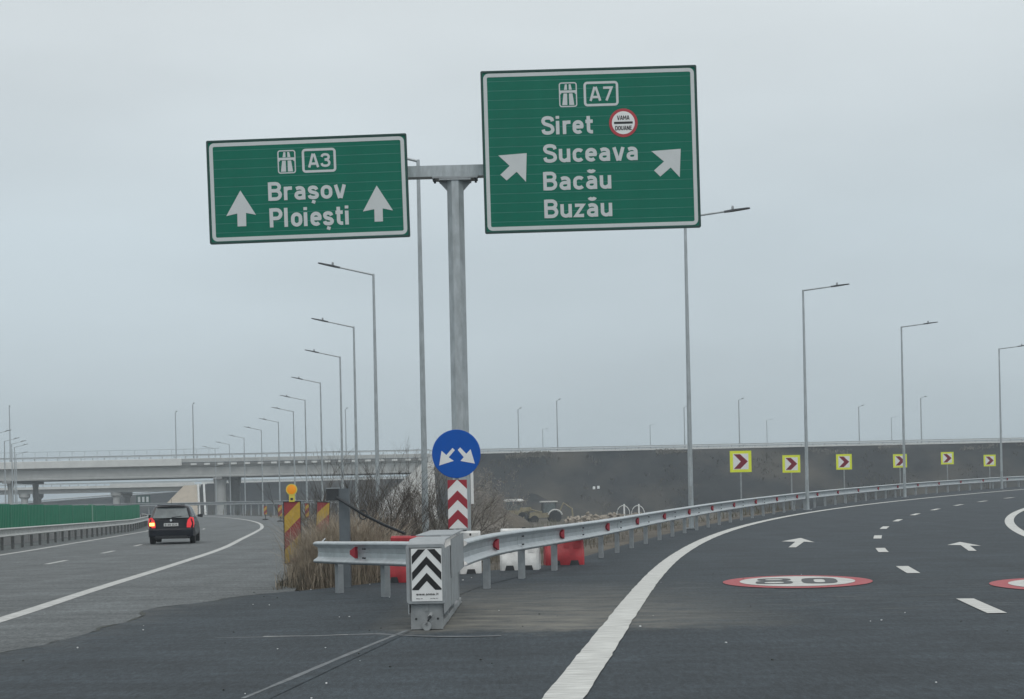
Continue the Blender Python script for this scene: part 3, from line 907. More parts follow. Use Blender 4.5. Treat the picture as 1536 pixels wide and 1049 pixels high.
for px, py, zb, lab in ((-8, 651, -.6, 'lamp post off the left edge whose rising arm alone enters the picture'), (6.5, 662, -.6, 'thin lamp post nearest the left edge, behind the green barrier'),
                        (17.5, 666, -.6, 'lamp post second from the left edge, tallest of those behind the green barrier'), (21.5, 671, -.6, 'lamp post half hidden behind a nearer one, third from the left edge'), (24, 682, -.6, 'shortest lamp post at the left edge, its head level with the bridge fence')):
    dx, dz = ray(px, py)
    Yp = (zb + HL - EYE) / dz
    P = (dx * Yp, Yp, zb)
    if p2 is None:
        p2 = make_lamp('street_lamp', HL, lab, 'lamp posts behind the green barrier at the left edge', math.radians(13), r0=.10, r1=.06); p2.location = P; p2.rotation_euler = (0, 0, math.radians(-6))
    else:
        copy_thing(p2, P, math.radians(-6), lab)

# ------------------------------------------------------------------ guardrails
WP = [(.0, .157), (.052, .152), (.080, .134), (.083, .118), (.072, .102), (.022, .074), (.012, .060), (.008, .008), (.003, .004), (.003, -.004), (.008, -.008), (.012, -.060), (.022, -.074), (.072, -.102), (.083, -.118), (.080, -.134), (.052, -.152), (.0, -.157)]
def w_section(P, zc, nrm_sign, grow=0.0, zf=G):
    """One length of W beam along the plan points P; nrm_sign +1 faces right of travel."""
    Nn = normals(P) * nrm_sign
    z = zf(P[:, 0], P[:, 1]) + zc
    fr, bk = [], []
    for i in range(len(P)):
        fr.append([(P[i, 0] + Nn[i, 0] * (d + grow), P[i, 1] + Nn[i, 1] * (d + grow), z[i] + h) for d, h in WP])
        bk.append([(P[i, 0] + Nn[i, 0] * (d + grow - .004), P[i, 1] + Nn[i, 1] * (d + grow - .004), z[i] + h) for d, h in WP[::-1]])
    return [a + b for a, b in zip(fr, bk)]
def c_post(h, w=.125, d=.07, t=.007):
    mb = MB()
    mb.box((0, 0, h / 2), (w, t, h))
    for s in (-1, 1):
        mb.box((s * (w / 2 - t / 2 + .0005), d / 2 + t / 2, h / 2), (t, d, h))
        mb.box((s * (w / 2 - .018), d + t, h / 2), (.024, t, h - .004))
    return mb
def guardrail(P, label, seg, posts_per, side, zc=.595, group=None, reflect=0, mats=('galv', 'galv_dull'), zf=G, name='guardrail', first_post=None, spacing=None, stuff_after=None, posth=.70, post_w=1.0):
    d = arclen(P); L = d[-1]
    o = P[0]; root = thing(name, label, 'guardrail', (o[0], o[1], float(zf(o[:1], o[1:2])[0])), 0, group)
    base = np.array(root.location)
    def shift(mb): mb.v = [tuple(np.array(v) - base) for v in mb.v]; return mb
    s = 0.0; k = 0
    while s < L - .3:
        e = min(L, s + seg + .16)
        Q = np.c_[np.interp(np.linspace(s, e, 6), d, P[:, 0]), np.interp(np.linspace(s, e, 6), d, P[:, 1])]
        mb = MB(); rings = w_section(Q, zc, side, .005 * (k % 2), zf)
        mb.loft(rings)
        sec = shift(mb).build('rail_section', M[mats[0]], root, 28)
        # splice bolts
        if k and s < 45:
            mb = MB(); Nn = normals(Q)[0] * side; T_ = np.gradient(Q, axis=0)[0]; T_ = T_ / np.hypot(*T_)
            z0 = float(zf(Q[:1, 0], Q[:1, 1])[0])
            for a in (.05, .11):
                for hz in (.06, -.06):
                    c = Q[0] + T_ * a + Nn * .073
                    mb.box((c[0], c[1], z0 + zc + hz * 1.0), (.022, .022, .022))
            shift(mb).build('splice_bolts', M['darkbox'], sec)
        s += seg; k += 1
    sp = spacing or seg / posts_per
    srcs = {}
    s = first_post if first_post is not None else .3
    i = 0
    Nf = normals(P) * side; Tf = np.gradient(P, axis=0)
    rest = MB()
    while s < L:
        x, y = np.interp(s, d, P[:, 0]), np.interp(s, d, P[:, 1])
        nx, ny = np.interp(s, d, Nf[:, 0]), np.interp(s, d, Nf[:, 1])
        x, y = x - nx * .06, y - ny * .06
        a = math.atan2(-nx, ny) + math.pi
        z = float(zf(np.array([x]), np.array([y]))[0])
        if stuff_after is not None and s > stuff_after:
            rest.box((x - base[0], y - base[1], z - base[2] + posth / 2 - .1), (.11, .07, posth + .2), a)
        else:
            if 'p' not in srcs:
                mb = c_post(posth + .5); mb.v = [(u, v, w - .5) for u, v, w in mb.v]
                mb.v = [(u * post_w, v, w) for u, v, w in mb.v]
                srcs['p'] = po = mb.build('post', M[mats[1]], root)
            else:
                po = srcs['p'].copy(); COL.objects.link(po); po.parent = root
            po.location = (x - base[0], y - base[1], z - base[2]); po.rotation_euler = (0, 0, a)
        if reflect and i % reflect == 0 and (stuff_after is None or s < stuff_after):
            if 'r' not in srcs:
                mb = MB(); mb.prism([(-.055, -.025), (.05, -.078), (.05, .078), (-.055, .025)], -.05, .0, 'XZ')
                srcs['r'] = ro = mb.build('reflector', M['redfilm'], root)
            else:
                ro = srcs['r'].copy(); COL.objects.link(ro); ro.parent = root
            ro.location = (x + nx * .075 - base[0], y + ny * .075 - base[1], z + zc - base[2]); ro.rotation_euler = (0, 0, a - .35 * side)
        s += sp; i += 1
    if rest.v: rest.build('far_posts', M[mats[1]], root, kind='stuff')
    return root
RP = cut(RAIL, 0, arclen(RAIL)[-1], .5)
guardrail(RP, 'long grey W beam guardrail with red reflectors curving away along the right ramp', 4.4, 2, 1, group=None, reflect=2, first_post=2.85, zc=.60)
STUB = np.array([(-2.78, 20.95), (-2.1, 19.65), (-1.62, 18.8)]); STUB = np.vstack((resample(STUB, .3), resample([(-1.62, 18.8), (-1.02, 17.75)], .3)[1:]))
sr_ = guardrail(STUB[::1], 'short grey guardrail stub with one red reflector, left of the striped barrier end', 1.80, 1, 1, reflect=0, first_post=.55, spacing=1.62, zc=.575)
q = at(533, 829, 19.55)
o = bpy.data.objects['reflector'].copy(); COL.objects.link(o); o.parent = sr_
o.location = (q.x - sr_.location.x, 19.55 - sr_.location.y, q.z - sr_.location.z); o.rotation_euler = (0, math.pi, 0); o.rotation_euler = (0, 0, -.75)
mb = MB(); q = at(476, 820, 20.9); q2 = at(488, 808, 20.95)
mb.tube([tuple(Vector(q) - sr_.location), tuple(Vector(q2) - sr_.location)], .012, 5); mb.build('bent_end', M['galv'], sr_)
LRAIL = offset(LEFT, -(lo + 1.0))
s0, s1 = s_of_y(LRAIL, -8), s_of_y(LRAIL, 124)
guardrail(cut(LRAIL, s0, s1, 1.0), 'long dull guardrail on posts in front of the green noise barrier', 4.0, 2, 1, reflect=0, mats=('rail_dull', 'post_dull'), zc=.60, post_w=1.35)
ORAIL = resample([(-14.6, 128.5), (-17, 132), (-20.5, 137), (-26, 143), (-33, 148.5), (-42, 153), (-55, 156.5), (-75, 158)], 1.0)
zf_o = lambda x, y: np.full(np.shape(x), .17)
guardrail(ORAIL, 'far guardrail across the end of the left road, in front of the bridge pier', 4.0, 3, -1, reflect=0, mats=('galv_dull', 'galv_dull'), zf=zf_o, zc=.72, posth=.8)

def clip_poly(poly, lo_, hi_):
    for lim, up in ((lo_, True), (hi_, False)):
        o = []
        for j in range(len(poly)):
            A_, B_ = poly[j], poly[(j + 1) % len(poly)]
            a_, b_ = ((A_[1] >= lim) if up else (A_[1] <= lim)), ((B_[1] >= lim) if up else (B_[1] <= lim))
            if a_: o.append(A_)
            if a_ != b_:
                f_ = (lim - A_[1]) / (B_[1] - A_[1]); o.append((A_[0] + f_ * (B_[0] - A_[0]), lim))
        poly = o
        if len(poly) < 3: return []
    return poly
def chevrons(mb, hw, top, bot, apexes, th, slope, d0, d1, dx=0.0):
    for z in apexes:
        for s in (-1, 1):
            q = clip_poly([(dx, z), (dx + s * hw, z - slope * hw), (dx + s * hw, z - slope * hw - th), (dx, z - th)][::s], bot, top)
            if q: poly_plate(mb, q, d0, d1)

# ------------------------------------------------------------------ crash cushion at the nose
A = np.array((-.845, 14.1)); 
cc = thing('crash_cushion', 'grey box shaped barrier end with black and white chevron plate facing traffic', 'crash cushion', (A[0], A[1], g1(*A) + .006))
cc.rotation_euler = (0, 0, -.02)
w2 = .165
mb = MB()      # front nose box
mb.loft([[(-w2, y, z0), (w2, y, z0), (w2, y, z1), (-w2, y, z1)] for y, z0, z1 in ((0.03, .28, .80), (.34, .28, .845), (.36, .28, .845))])
mb.build('nose_box', M['steel_worn'], cc)
mb = MB(); frame(mb, (0, .535), .375, .57, .03, .03, -.03, .008); mb.build('front_frame', M['galv_dull'], cc)
mb = MB(); mb.box((0, .02, .535), (.33, .02, .53)); mb.build('front_plate', M['steel_worn'], cc)
mb = MB(); mb.box((0, .06, .14), (.31, .03, .28)); fp = mb.build('bumper_plate', M['steel_worn'], cc)
mb = MB()
for x in (-.105, .105): mb.lathe([(.012, -.004), (.012, 0)], 8, (x, .044, .10), 'Y')
mb.build('bolt_holes', M['darkbox'], fp)
mb = MB(); mb.box((0, .037, .225), (.03, .012, .10)); mb.lathe([(.045, -.05), (.05, 0), (.05, .03)], 12, (0, .03, .035), 'Y'); mb.tube([(.0, -.01, .05), (.03, -.015, .12), (.04, .02, .15)], .022, 8)
hk = mb.build('tow_eye', M['steel_worn'], cc, 40)
mb = MB(); mb.lathe([(.016, -.003), (.016, 0)], 10, (.035, -.037, .125), 'Y'); mb.build('eye_hole', M['darkbox'], hk)
mb = MB()      # telescoping side shields
for s in (-1, 1):
    mb.box((s * (w2 + .006), .55, .46), (.01, 1.1, .62)); mb.box((s * (w2 + .022), 2.15, .635), (.01, 2.3, .40)); mb.box((s * (w2 + .012), 1.6, .30), (.01, 1.2, .30))
mb.build('side_shield', M['galv_dull'], cc)
mb = MB()      # sloping top shields
mb.loft([[(-w2 - .012, y, z), (w2 + .012, y, z), (w2 + .012, y, z + .012), (-w2 - .012, y, z + .012)] for y, z in ((.05, .803), (.34, .848), (1.25, .848))])
mb.loft([[(-w2 - .028, y, z), (w2 + .028, y, z), (w2 + .028, y, z + .012), (-w2 - .028, y, z + .012)] for y, z in ((1.22, .864), (3.3, .864))])
mb.build('top_shield', M['galv_dull'], cc)
mb = MB()
for y in (.9, 1.9, 2.9):
    for s in (-1, 1): mb.box((s * .12, y, .3), (.06, .09, .6))
mb.build('frame_legs', M['galv_dull'], cc)
mb = MB()
for s in (-1, 1): mb.box((s * .12, 1.7, .04), (.06, 3.2, .06))
mb.box((0, 1.75, .012), (.30, 3.3, .012)); mb.build('ground_rail', M['steel_worn'], cc)
# chevron plate
pw, phh = .293, .505
cp = MB(); cp.box((0, -.012, 0), (pw, .008, phh)); cp = cp.build('chevron_plate', M['white'], cc); cp.location = (0.01, 0, .527)
mb = MB()
chevrons(mb, pw / 2 - .006, phh / 2 - .006, -.145, (.334, .177, .020), .078, 1.09, .0165, .0185)
mb.build('black_chevrons', M['sign_black'], cp)
mb = MB(); write(mb, 'www.snma.it', -.105, -.196, .022, stand, .0165, .018, width=.215, bold=1.15)
write(mb, 'smu ro', -.105, -.232, .011, stand, .0165, .018, width=.06); write(mb, 'os tras ara', .03, -.230, .008, stand, .0165, .018, width=.075); mb.build('plate_lettering', M['sign_black'], cp)

# ------------------------------------------------------------------ blue keep-either-side sign with red and white chevron board
YB = 24.1
b = at(684.5, 681, YB)
bs = thing('keep_side_sign', 'round blue sign with two white arrows above a red and white chevron board', 'road sign', (b.x, YB, g1(b.x, YB)))
zc_ = b.z - bs.location.z
mb = MB(); mb.tube([(0, .05, 0), (0, .05, zc_ + .25)], .03, 10); mb.build('post', M['galv_dull'], bs, 40)
R_ = 36.5 * YB / FPX
mb = MB(); mb.lathe([(R_ * .97, .012), (R_, .006), (R_, -.006), (R_ * .985, -.012)], 48, (0, 0, zc_), 'Y'); di = mb.build('disc', M['blue'], bs, 40)
kb = YB / FPX
def lb(px, py):
    dx, dy = (px - 684.5) * kb, (681 - py) * kb
    return dx, dy + zc_
for pts in ([(658.5, 698), (662.5, 676), (669.5, 682.5), (679, 672), (682.5, 675.5), (673, 686), (680.5, 691.5)], [(712, 696.2), (706, 674.5), (699.5, 681.2), (690.5, 671.5), (686.8, 675.2), (695.5, 686.3), (690.5, 691.8)]):
    mb = MB(); poly_plate(mb, [lb(*p) for p in pts], .012, .015); mb.build('arrow', M['white'], di)
zt_, zb_ = lb(0, 720)[1], lb(0, 793)[1]; wb = 29 * kb
mb = MB(); mb.box((0.005, .012, (zt_ + zb_) / 2), (wb, .02, zt_ - zb_)); bd = mb.build('chevron_board', M['white'], bs)
mb = MB(); hb = wb / 2
chevrons(mb, hb, zt_, zb_, (zt_ + .16, zt_ - .175, zt_ - .49), .155, 1.0, -.002, .0005, .005)
mb.build('red_chevrons', M['redfilm'], bd)

# ------------------------------------------------------------------ plastic water-filled barriers
def water_barrier(px, pyb, Yd, wpx, hpx, m, label, rz=0.0, shear=.12):
    p = at(px, pyb, Yd); k = Yd / FPX
    w, h = wpx * k, hpx * k
    t = thing('water_barrier', label, 'plastic barrier', (p.x, Yd, g1(p.x, Yd)), rz, 'red and white plastic barriers behind the guardrail')
    mb = MB(); rings = []
    for z, dp in ((0, .21), (.10, .22), (.24, .20), (.32, .14), (h * .80, .105), (h * .86, .115), (h - .03, .11), (h, .085)):
        ww = w / 2 * (1.0 if z < h * .85 else .985)
        ch = .035
        rings.append([(-ww, -dp + ch, z), (-ww + ch, -dp, z), (ww - ch, -dp, z), (ww, -dp + ch, z), (ww, dp - ch, z), (ww - ch, dp, z), (-ww + ch, dp, z), (-ww, dp - ch, z)])
    mb.loft(rings); mb.build('body', M[m], t, 35)
    mb = MB()
    for x in (-.24 * w, .24 * w): mb.prism([(x - .13 * w, -.01), (x + .13 * w, -.01), (x + .09 * w, .085), (x - .09 * w, .085)], -.223, -.15)
    mb.build('fork_slot', M['darkbox'], t)
    mb = MB()
    for x in (-.25 * w, .05 * w, .30 * w): mb.loft([[(x - a, y, z), (x + a, y, z), (x + a, y + .03, z), (x - a, y + .03, z)] for z, y, a in ((.30, -.165, .045), (h * .78, -.118, .03))])
    mb.build('rib', M[m], t)
    mb = MB(); mb.lathe([(.035, 0), (.035, .02)], 10, (.1 * w, 0, h)); mb.build('filler_cap', M['darkbox'], t)
    mb = MB(); mb.box((.24 * w, -.114, h - .055), (.03, .012, .035)); mb.build('latch_slot', M['rubber'], t)
    return t
water_barrier(616, 866, 22.6, 62, 69, 'plastic_red', 'red plastic barrier left of the striped barrier end, behind the guardrail stub', -.55)
water_barrier(692, 858, 24.35, 60, 64, 'plastic_white', 'white plastic barrier under the round blue sign', .05)
water_barrier(781, 855, 24.9, 58, 62, 'plastic_white', 'white plastic barrier under the guardrail, between another white and a red one', -.12)
water_barrier(846, 848, 26.3, 58, 58, 'plastic_red', 'red plastic barrier under the long guardrail, rightmost of the barriers', .08)

# ------------------------------------------------------------------ slanting-stripe hazard boards
def hazard_board(px, pyt, pyb, Yd, wpx, label, rz=0.0, beacon=False, tilt=0.0, clip=0.0, lit=True):
    p = at(px, (pyt + pyb) / 2, Yd); k = Yd / FPX; w, h = wpx * k, (pyb - pyt) * k
    g_ = max(g1(p.x, Yd), t1(p.x, Yd)); z = p.z - h / 2 - g_
    t = thing('hazard_board', label, 'warning board', (p.x, Yd, g_), rz, 'red and yellow slanting stripe boards')
    t.rotation_euler = (0, tilt, rz)
    mb = MB(); frame(mb, (0, z + h / 2), w, h, .012, .012, -.035, .012); mb.box((0, .02, z + h / 2), (w - .02, .02, h - .02)); mb.build('frame', M['darkbox'], t)
    mb = MB(); iw, ih = w / 2 - .012, h - .024
    # bands rising to the right
    st = w * .93
    for i in range(-2, int(h / st) + 3):
        a = z + h - .012 - st * (i + .9)
        q = clip_poly([(-iw, a), (iw, a + 2 * iw), (iw, a + 2 * iw + st), (-iw, a + st)], z + .012, z + .012 + ih)
        if q: poly_plate(mb, q, -.004, .003, (i + 1) % 2)
    mb.build('striped_face', [M['yellowfilm'], M['redyel']], t)
    mb = MB(); mb.box((0, .05, z / 2 + .05), (.05, .04, max(z, .02) + .1)); mb.build('stem', M['darkbox'], t)
    mb = MB(); mb.loft([[(-a, -b_, zz), (a, -b_, zz), (a, b_, zz), (-a, b_, zz)] for zz, a, b_ in ((0, .20, .30), (.05, .20, .30), (.10, .13, .22))]); mb.build('foot', M['rubber'], t)
    if beacon:
        mb = MB(); mb.box((0, .01, z + h + .05), (.085, .07, .12)); bc = mb.build('beacon_battery', M['yellow'], t)
        mb = MB(); mb.box((0, -.028, z + h + .035), (.04, .01, .035)); mb.build('beacon_switch', M['darkbox'], bc)
        mb = MB(); r = .082
        mb.lathe([(.03, -.02), (r * .9, -.015), (r, 0), (r * .93, .03), (r * .7, .055), (.02, .066)], 20, (0, -.02, z + h + .185), 'Y')
        mb.lathe([(r + .008, -.012), (r + .008, .012)], 20, (0, -.02, z + h + .185), 'Y', 1)
        mb.build('beacon_lens', [M['amber'], M['yellow']], t, 40)
    return t
hazard_board(439, 752, 846, 23.3, 26.5, 'tall red and yellow striped board topped by a round orange beacon', .0, True)
hazard_board(480, 753, 800, 31.5, 20, 'red and yellow striped board sunk in dry grass right of the beacon board', .1, False, .06)
hazard_board(460.5, 755, 777, 88, 6.5, 'small far striped board between the beacon board and the sunken one')
hazard_board(420, 757.5, 775, 116, 6.5, 'small far striped board just left of the beacon board')
hazard_board(398, 759, 772, 122, 5, 'smallest striped board, farthest left along the far guardrail')

# ------------------------------------------------------------------ steel column with boxed head and slanting bar
p = at(517.5, 800, 21.95)
sc_ = thing('barrier_column', 'dark grey steel column with a hollow box head and slanting bar, behind guardrail stub', 'column', (p.x, 21.95, g1(p.x, 21.95) - .05))
zt_ = at(517, 733, 21.95).z - sc_.location.z
mb = MB(); mb.box((0, 0, zt_ / 2), (.15, .15, zt_)); mb.build('shaft', M['slate'], sc_)
mb = MB()
for s in (-1, 1): mb.box((-.165, .0 + s * .085, zt_ - .085), (.18, .012, .17)); mb.box((-.165, 0, zt_ - .085 + s * .082), (.178, .17, .012))
mb.box((-.08, 0, zt_ - .085), (.012, .158, .152)); mb.build('box_head', M['darkbox'], sc_)
mb = MB(); mb.box((-.165, 0, zt_ + .008), (.19, .185, .014)); mb.build('head_lid', M['galv_dull'], sc_)
mb = MB()
def lc(px, py, Y): q = at(px, py, Y); return (q.x - sc_.location.x, q.y - sc_.location.y, q.z - sc_.location.z)
pth = [lc(501, 744, 21.9), lc(522, 757, 21.75), lc(545, 772, 21.85), lc(575, 787, 22.0), lc(606, 800, 22.3)]
mb.tube(pth, .022, 8); br_ = mb.build('slanting_bar', M['darkbox'], sc_, 40)
mb = MB(); c = pth[2]
mb.tube([(c[0] + .06 * math.cos(a), c[1] - .03, c[2] + .07 * math.sin(a)) for a in np.linspace(0, 6.28, 14)], .012, 6); mb.build('ring', M['darkbox'], br_)

# ------------------------------------------------------------------ curve chevron boards
CH = [(1111, 692.5, 55, 'nearest and largest, left of all the others'), (1187, 696, 67, 'second from the left, close to a lamp post'), (1266, 693, 76, 'third from the left'),
      (1350, 691.5, 87, 'half covered by a lamp post'), (1421, 687.5, 95, 'fifth from the left'), (1484.5, 691, 101.5, 'farthest right and smallest')]
c0_ = None
for px, py, Yd, lab in CH:
    q = at(px, py, Yd); rz = math.radians(-3 - (Yd - 55) * .12)
    lab = 'yellow board with red right chevron, ' + lab
    gz = g1(q.x, Yd) - .1
    if c0_ is None or True:
        t = thing('curve_marker_board', lab, 'chevron sign', (q.x, Yd, gz), rz, 'yellow chevron boards along the outside of the curve')
        h = q.z - gz
        mb = MB(); mb.tube([(0, .05, -.8), (0, .05, h + .2)], .032, 8); mb.build('post', M['galv_dull'], t, 40)
        if c0_ is None:
            mb = MB(); a = .40
            mb.prism([(-a, -a), (a, -a), (a, a), (-a, a)], -.012, .018); b0 = mb.build('board', M['fluo'], t)
            mb = MB(); mb.box((0, -.0135, 0), (.57, .004, .59)); b1_ = mb.build('white_panel', M['white'], b0)
            mb = MB(); poly_plate(mb, [(-.26, .275), (-.02, .275), (.265, 0), (-.02, -.275), (-.26, -.275), (.0, 0)], .0157, .018); b2_ = mb.build('chevron', M['maroon'], b0)
            c0_ = (b0, b1_, b2_); b0.location = (0, 0, h)
        else:
            bb = c0_[0].copy(); COL.objects.link(bb); bb.parent = t; bb.location = (0, 0, h)
            for o_ in c0_[1:]:
                x_ = o_.copy(); COL.objects.link(x_); x_.parent = bb

# ------------------------------------------------------------------ green noise barrier
NB = offset(LEFT, -(lo + 2.6 - .9 * sm((LEFT[:, 1] - 60) / 50))); s0, s1 = s_of_y(NB, 20), s_of_y(NB, 121)
NB = cut(NB, s0, s1, .5); dN = arclen(NB)
nb = thing('noise_barrier', 'long green corrugated noise barrier beside the left road', 'noise barrier', (NB[0, 0], NB[0, 1], 0))
def nbp(s): return np.interp(s, dN, NB[:, 0]), np.interp(s, dN, NB[:, 1])
PL = 4.0
srcp = srcq = None
for i in range(int(dN[-1] / PL)):
    (xa, ya), (xb, yb) = nbp(i * PL), nbp((i + 1) * PL)
    za = max(-.6, float(zl(min(ya, 95))))
    a = math.atan2(yb - ya, xb - xa)
    if srcp is None:
        mb = MB(); n = 44
        L_ = PL - .1
        fr = [(.05 + L_ * k / n, -.055 if (k // 2) % 2 else 0.0) for k in range(n + 1)]
        rings = [[(u, v, z) for u, v in fr] + [(u, .05, z) for u, v in reversed(fr)] for z in (.42, 1.62)]
        mb.loft(rings); srcp = o = mb.build('panel', M['barrier_green'], nb)
        mb = MB(); mb.box((PL / 2, .02, .06), (PL - .13, .12, .70)); srcb = bb_ = mb.build('plinth', M['concrete_dark'], nb)
        mb = MB(); mb.box((0, 0, 1.01), (.12, .13, 1.2)); srcq = q = mb.build('post', M['barrier_post'], nb)
    else:
        o = srcp.copy(); q = srcq.copy(); bb_ = srcb.copy()
        for e in (o, q, bb_): COL.objects.link(e); e.parent = nb
    o.location = (xa - nb.location.x, ya - nb.location.y, za); o.rotation_euler = (0, 0, a)
    q.location = (xa - nb.location.x, ya - nb.location.y, za); q.rotation_euler = (0, 0, a)
    bb_.location = q.location; bb_.rotation_euler = (0, 0, a)
for i_, s_ in enumerate(np.arange(0, dN[-1], .5)):
    x_, y_ = nbp(s_)
    if y_ > 20 and CX + FPX * x_ / y_ > 134:
        mb = MB(); mb.box((0, -.02, 1.04), (.20, .22, 1.3)); pp = mb.build('pale_post', M['pale_green'], nb); pp['label'] = 'pale green wider post between two lengths of panels'
        pp.location = (x_ - nb.location.x, y_ - nb.location.y, max(-.6, float(zl(min(y_, 95))))); break
q = srcq.copy(); COL.objects.link(q); q.parent = nb; q.location = (xb - nb.location.x, yb - nb.location.y, za); q.rotation_euler = (0, 0, a)

# ------------------------------------------------------------------ black hatchback
YCAR = 54.0
pcar = at(257, 800, YCAR)
zc0 = EYE + ray(262, 816)[1] * YCAR
car = thing('parked_car', 'black hatchback with lit rear lights driving away on the left road', 'car', (pcar.x, YCAR, float(zl(YCAR)) + .004), math.radians(8.5))
car.name = 'hatchback_car'
#            y     zb   wsill  wmid  wbelt zbelt wroof zroof
ST = [(0.00, .34, .70, .80, .74, .93, .60, 1.36),
      (0.10, .27, .78, .83, .78, .95, .63, 1.42),
      (0.55, .22, .81, .835, .80, .95, .63, 1.455),
      (1.30, .20, .82, .84, .81, .94, .63, 1.46),
      (2.10, .20, .82, .84, .80, .93, .61, 1.41),
      (2.75, .20, .82, .835, .77, .92, .62, 1.06),
      (3.05, .20, .82, .83, .74, .91, .58, .935),
      (3.65, .22, .79, .80, .66, .80, .45, .82),
      (3.92, .30, .66, .66, .55, .62, .40, .64)]
def car_ring(s):
    y, zb, ws, wm, wb_, zbt, wr, zrf = s
    half = [(0, zb), (ws * .9, zb), (ws, zb + .10), (wm, zb + .33), (wm * .995, zbt - .16), (wb_, zbt), (wr + (wb_ - wr) * .42, zbt + (zrf - zbt) * .55), (wr, zrf - .05), (wr * .84, zrf), (0, zrf + .015)]
    pts = half + [(-a, b_) for a, b_ in half[-2:0:-1]]
    return pts
def slant(y, z):     # rear glass leans forward above the belt
    return max(0, z - .93) * .62 if y < .2 else 0
rings = []
for s in ST:
    k = 1.0 if s[0] < .05 else (.75 if s[0] < .2 else 0)
    rings.append([(x, s[0] + max(0, z - .93) * .62 * k, z) for x, z in car_ring(s)])
mb = MB(); mb.loft(rings); body = mb.build('body', M['paint_black'], car, 50)
sub = body.modifiers.new('round', 'SUBSURF'); sub.levels = 1; sub.render_levels = 1
def rear(x, z, d=0.0):    # point on the rear face
    return (x, max(0, z - .93) * .62 - d + .012, z)
mb = MB(); d_ = .035
g = [(-.66, .96), (.66, .96), (.60, 1.12), (.545, 1.33), (-.545, 1.33), (-.60, 1.12)]
mb.add([rear(x, z, d_) for x, z in g] + [rear(x, z, d_ - .03) for x, z in g], [(0, 1, 2, 3, 4, 5)] + [(i, (i + 1) % 6, 6 + (i + 1) % 6, 6 + i) for i in range(6)])
rw = mb.build('rear_window', M['glass_dark'], car)
mb = MB(); mb.tube([rear(.02, .985, .055), rear(.38, 1.02, .055)], .012, 6); mb.build('wiper', M['trim'], rw)
mb = MB()
for x in (-.32, .32): mb.box((x, .75, 1.13), (.26, .10, .24))
mb.build('headrest', M['trim'], car)
mb = MB(); mb.box((0, .22, 1.435), (1.0, .16, .03)); mb.build('roof_spoiler', M['paint_black'], car)
for s in (-1, 1):
    mb = MB()
    for (ya, yb) in ((.52, 1.22), (1.30, 2.05)):
        q = []
        for y, z, top in ((ya, .985, 0), (yb, .985, 0), (yb - (.16 if yb > 2 else 0), 1.35, 1), (ya + (.1 if ya < .6 else 0), 1.37, 1)):
            x = s * (.795 - (z - .96) * .40)
            q.append((x, y, z))
        mb.add(q, [(0, 1, 2, 3)])
        mb.add([(a - s * .02, b_, c_) for a, b_, c_ in q], [(0, 1, 2, 3)])
    mb.build('side_window', M['glass_dark'], car)
    mb = MB(); mb.loft([[(s * .83, y, z - .03), (s * (.83 + w_), y, z - .06), (s * (.83 + w_), y, z + .07), (s * .83, y, z + .05)] for y, z, w_ in ((2.02, 1.0, .16), (2.14, 1.0, .19), (2.2, 1.0, .12))]); mb.build('wing_mirror', M['trim'], car)
    mb = MB(); zt = [(.56, .60), (.80, .60), (.825, .74), (.80, .96), (.69, .99), (.60, .88), (.565, .74)]
    mb.add([(s * x, -.012 - (.0 if x < .7 else -.03), z) for x, z in zt] + [(s * x * 1.005, .16, z) for x, z in zt], [tuple(range(7))] + [(i, (i + 1) % 7, 7 + (i + 1) % 7, 7 + i) for i in range(7)])
    tl = mb.build('tail_light', M['tail'], car)
    mb = MB(); mb.box((s * .69, -.022, .735), (.17 if s < 0 else .12, .014, .11)); mb.build('indicator', M['indicator'] if s < 0 else M['tail'], tl)
mb = MB(); mb.loft([[(-w_, y, z0), (w_, y, z0), (w_, y, z1), (-w_, y, z1)] for y, z0, z1, w_ in ((-.07, .34, .52, .70), (-.035, .28, .57, .79), (.25, .26, .57, .845))]); bp = mb.build('rear_bumper', M['paint_black'], car, 40)
mb = MB(); mb.box((0, -.02, .265), (1.15, .10, .09)); mb.build('bumper_skirt', M['trim'], bp)
mb = MB(); mb.box((.0, -.03, .715), (.52, .014, .115)); npl = mb.build('number_plate', M['plate'], car)
mb = MB(); write(mb, 'B 88 SUA', -.225, .675, .075, lambda u, v, d: (u, -.037 - d, v), 0, .001, width=.45); mb.build('plate_lettering', M['sign_black'], npl)
mb = MB(); mb.lathe([(.045, -.02), (.05, -.005), (.05, .02)], 16, (0, -.012, .875), 'Y'); mb.build('boot_badge', M['chrome'], car)
mb = MB(); mb.tube([(0, .42, 1.46), (0, .25, 1.66)], .006, 5); mb.build('aerial', M['trim'], car)
for s in (-1, 1):
    for y in (.68, 3.14):
        mb = MB(); mb.lathe([(.20, -.095), (.285, -.095), (.305, -.07), (.305, .07), (.285, .095), (.20, .095)], 22, (s * .725, y, .303), 'X'); ty_ = mb.build('tyre', M['rubber'], car, 40)
        mb = MB(); mb.lathe([(.205, -.085), (.19, -.05), (.05, -.03), (.05, .03), (.19, .05), (.205, .085)], 16, (s * .725, y, .303), 'X'); mb.build('rim', M['rim'], ty_, 40)
mb = MB(); mb.box((0, 1.9, .22), (1.3, 3.3, .06)); mb.build('underbody', M['trim'], car)

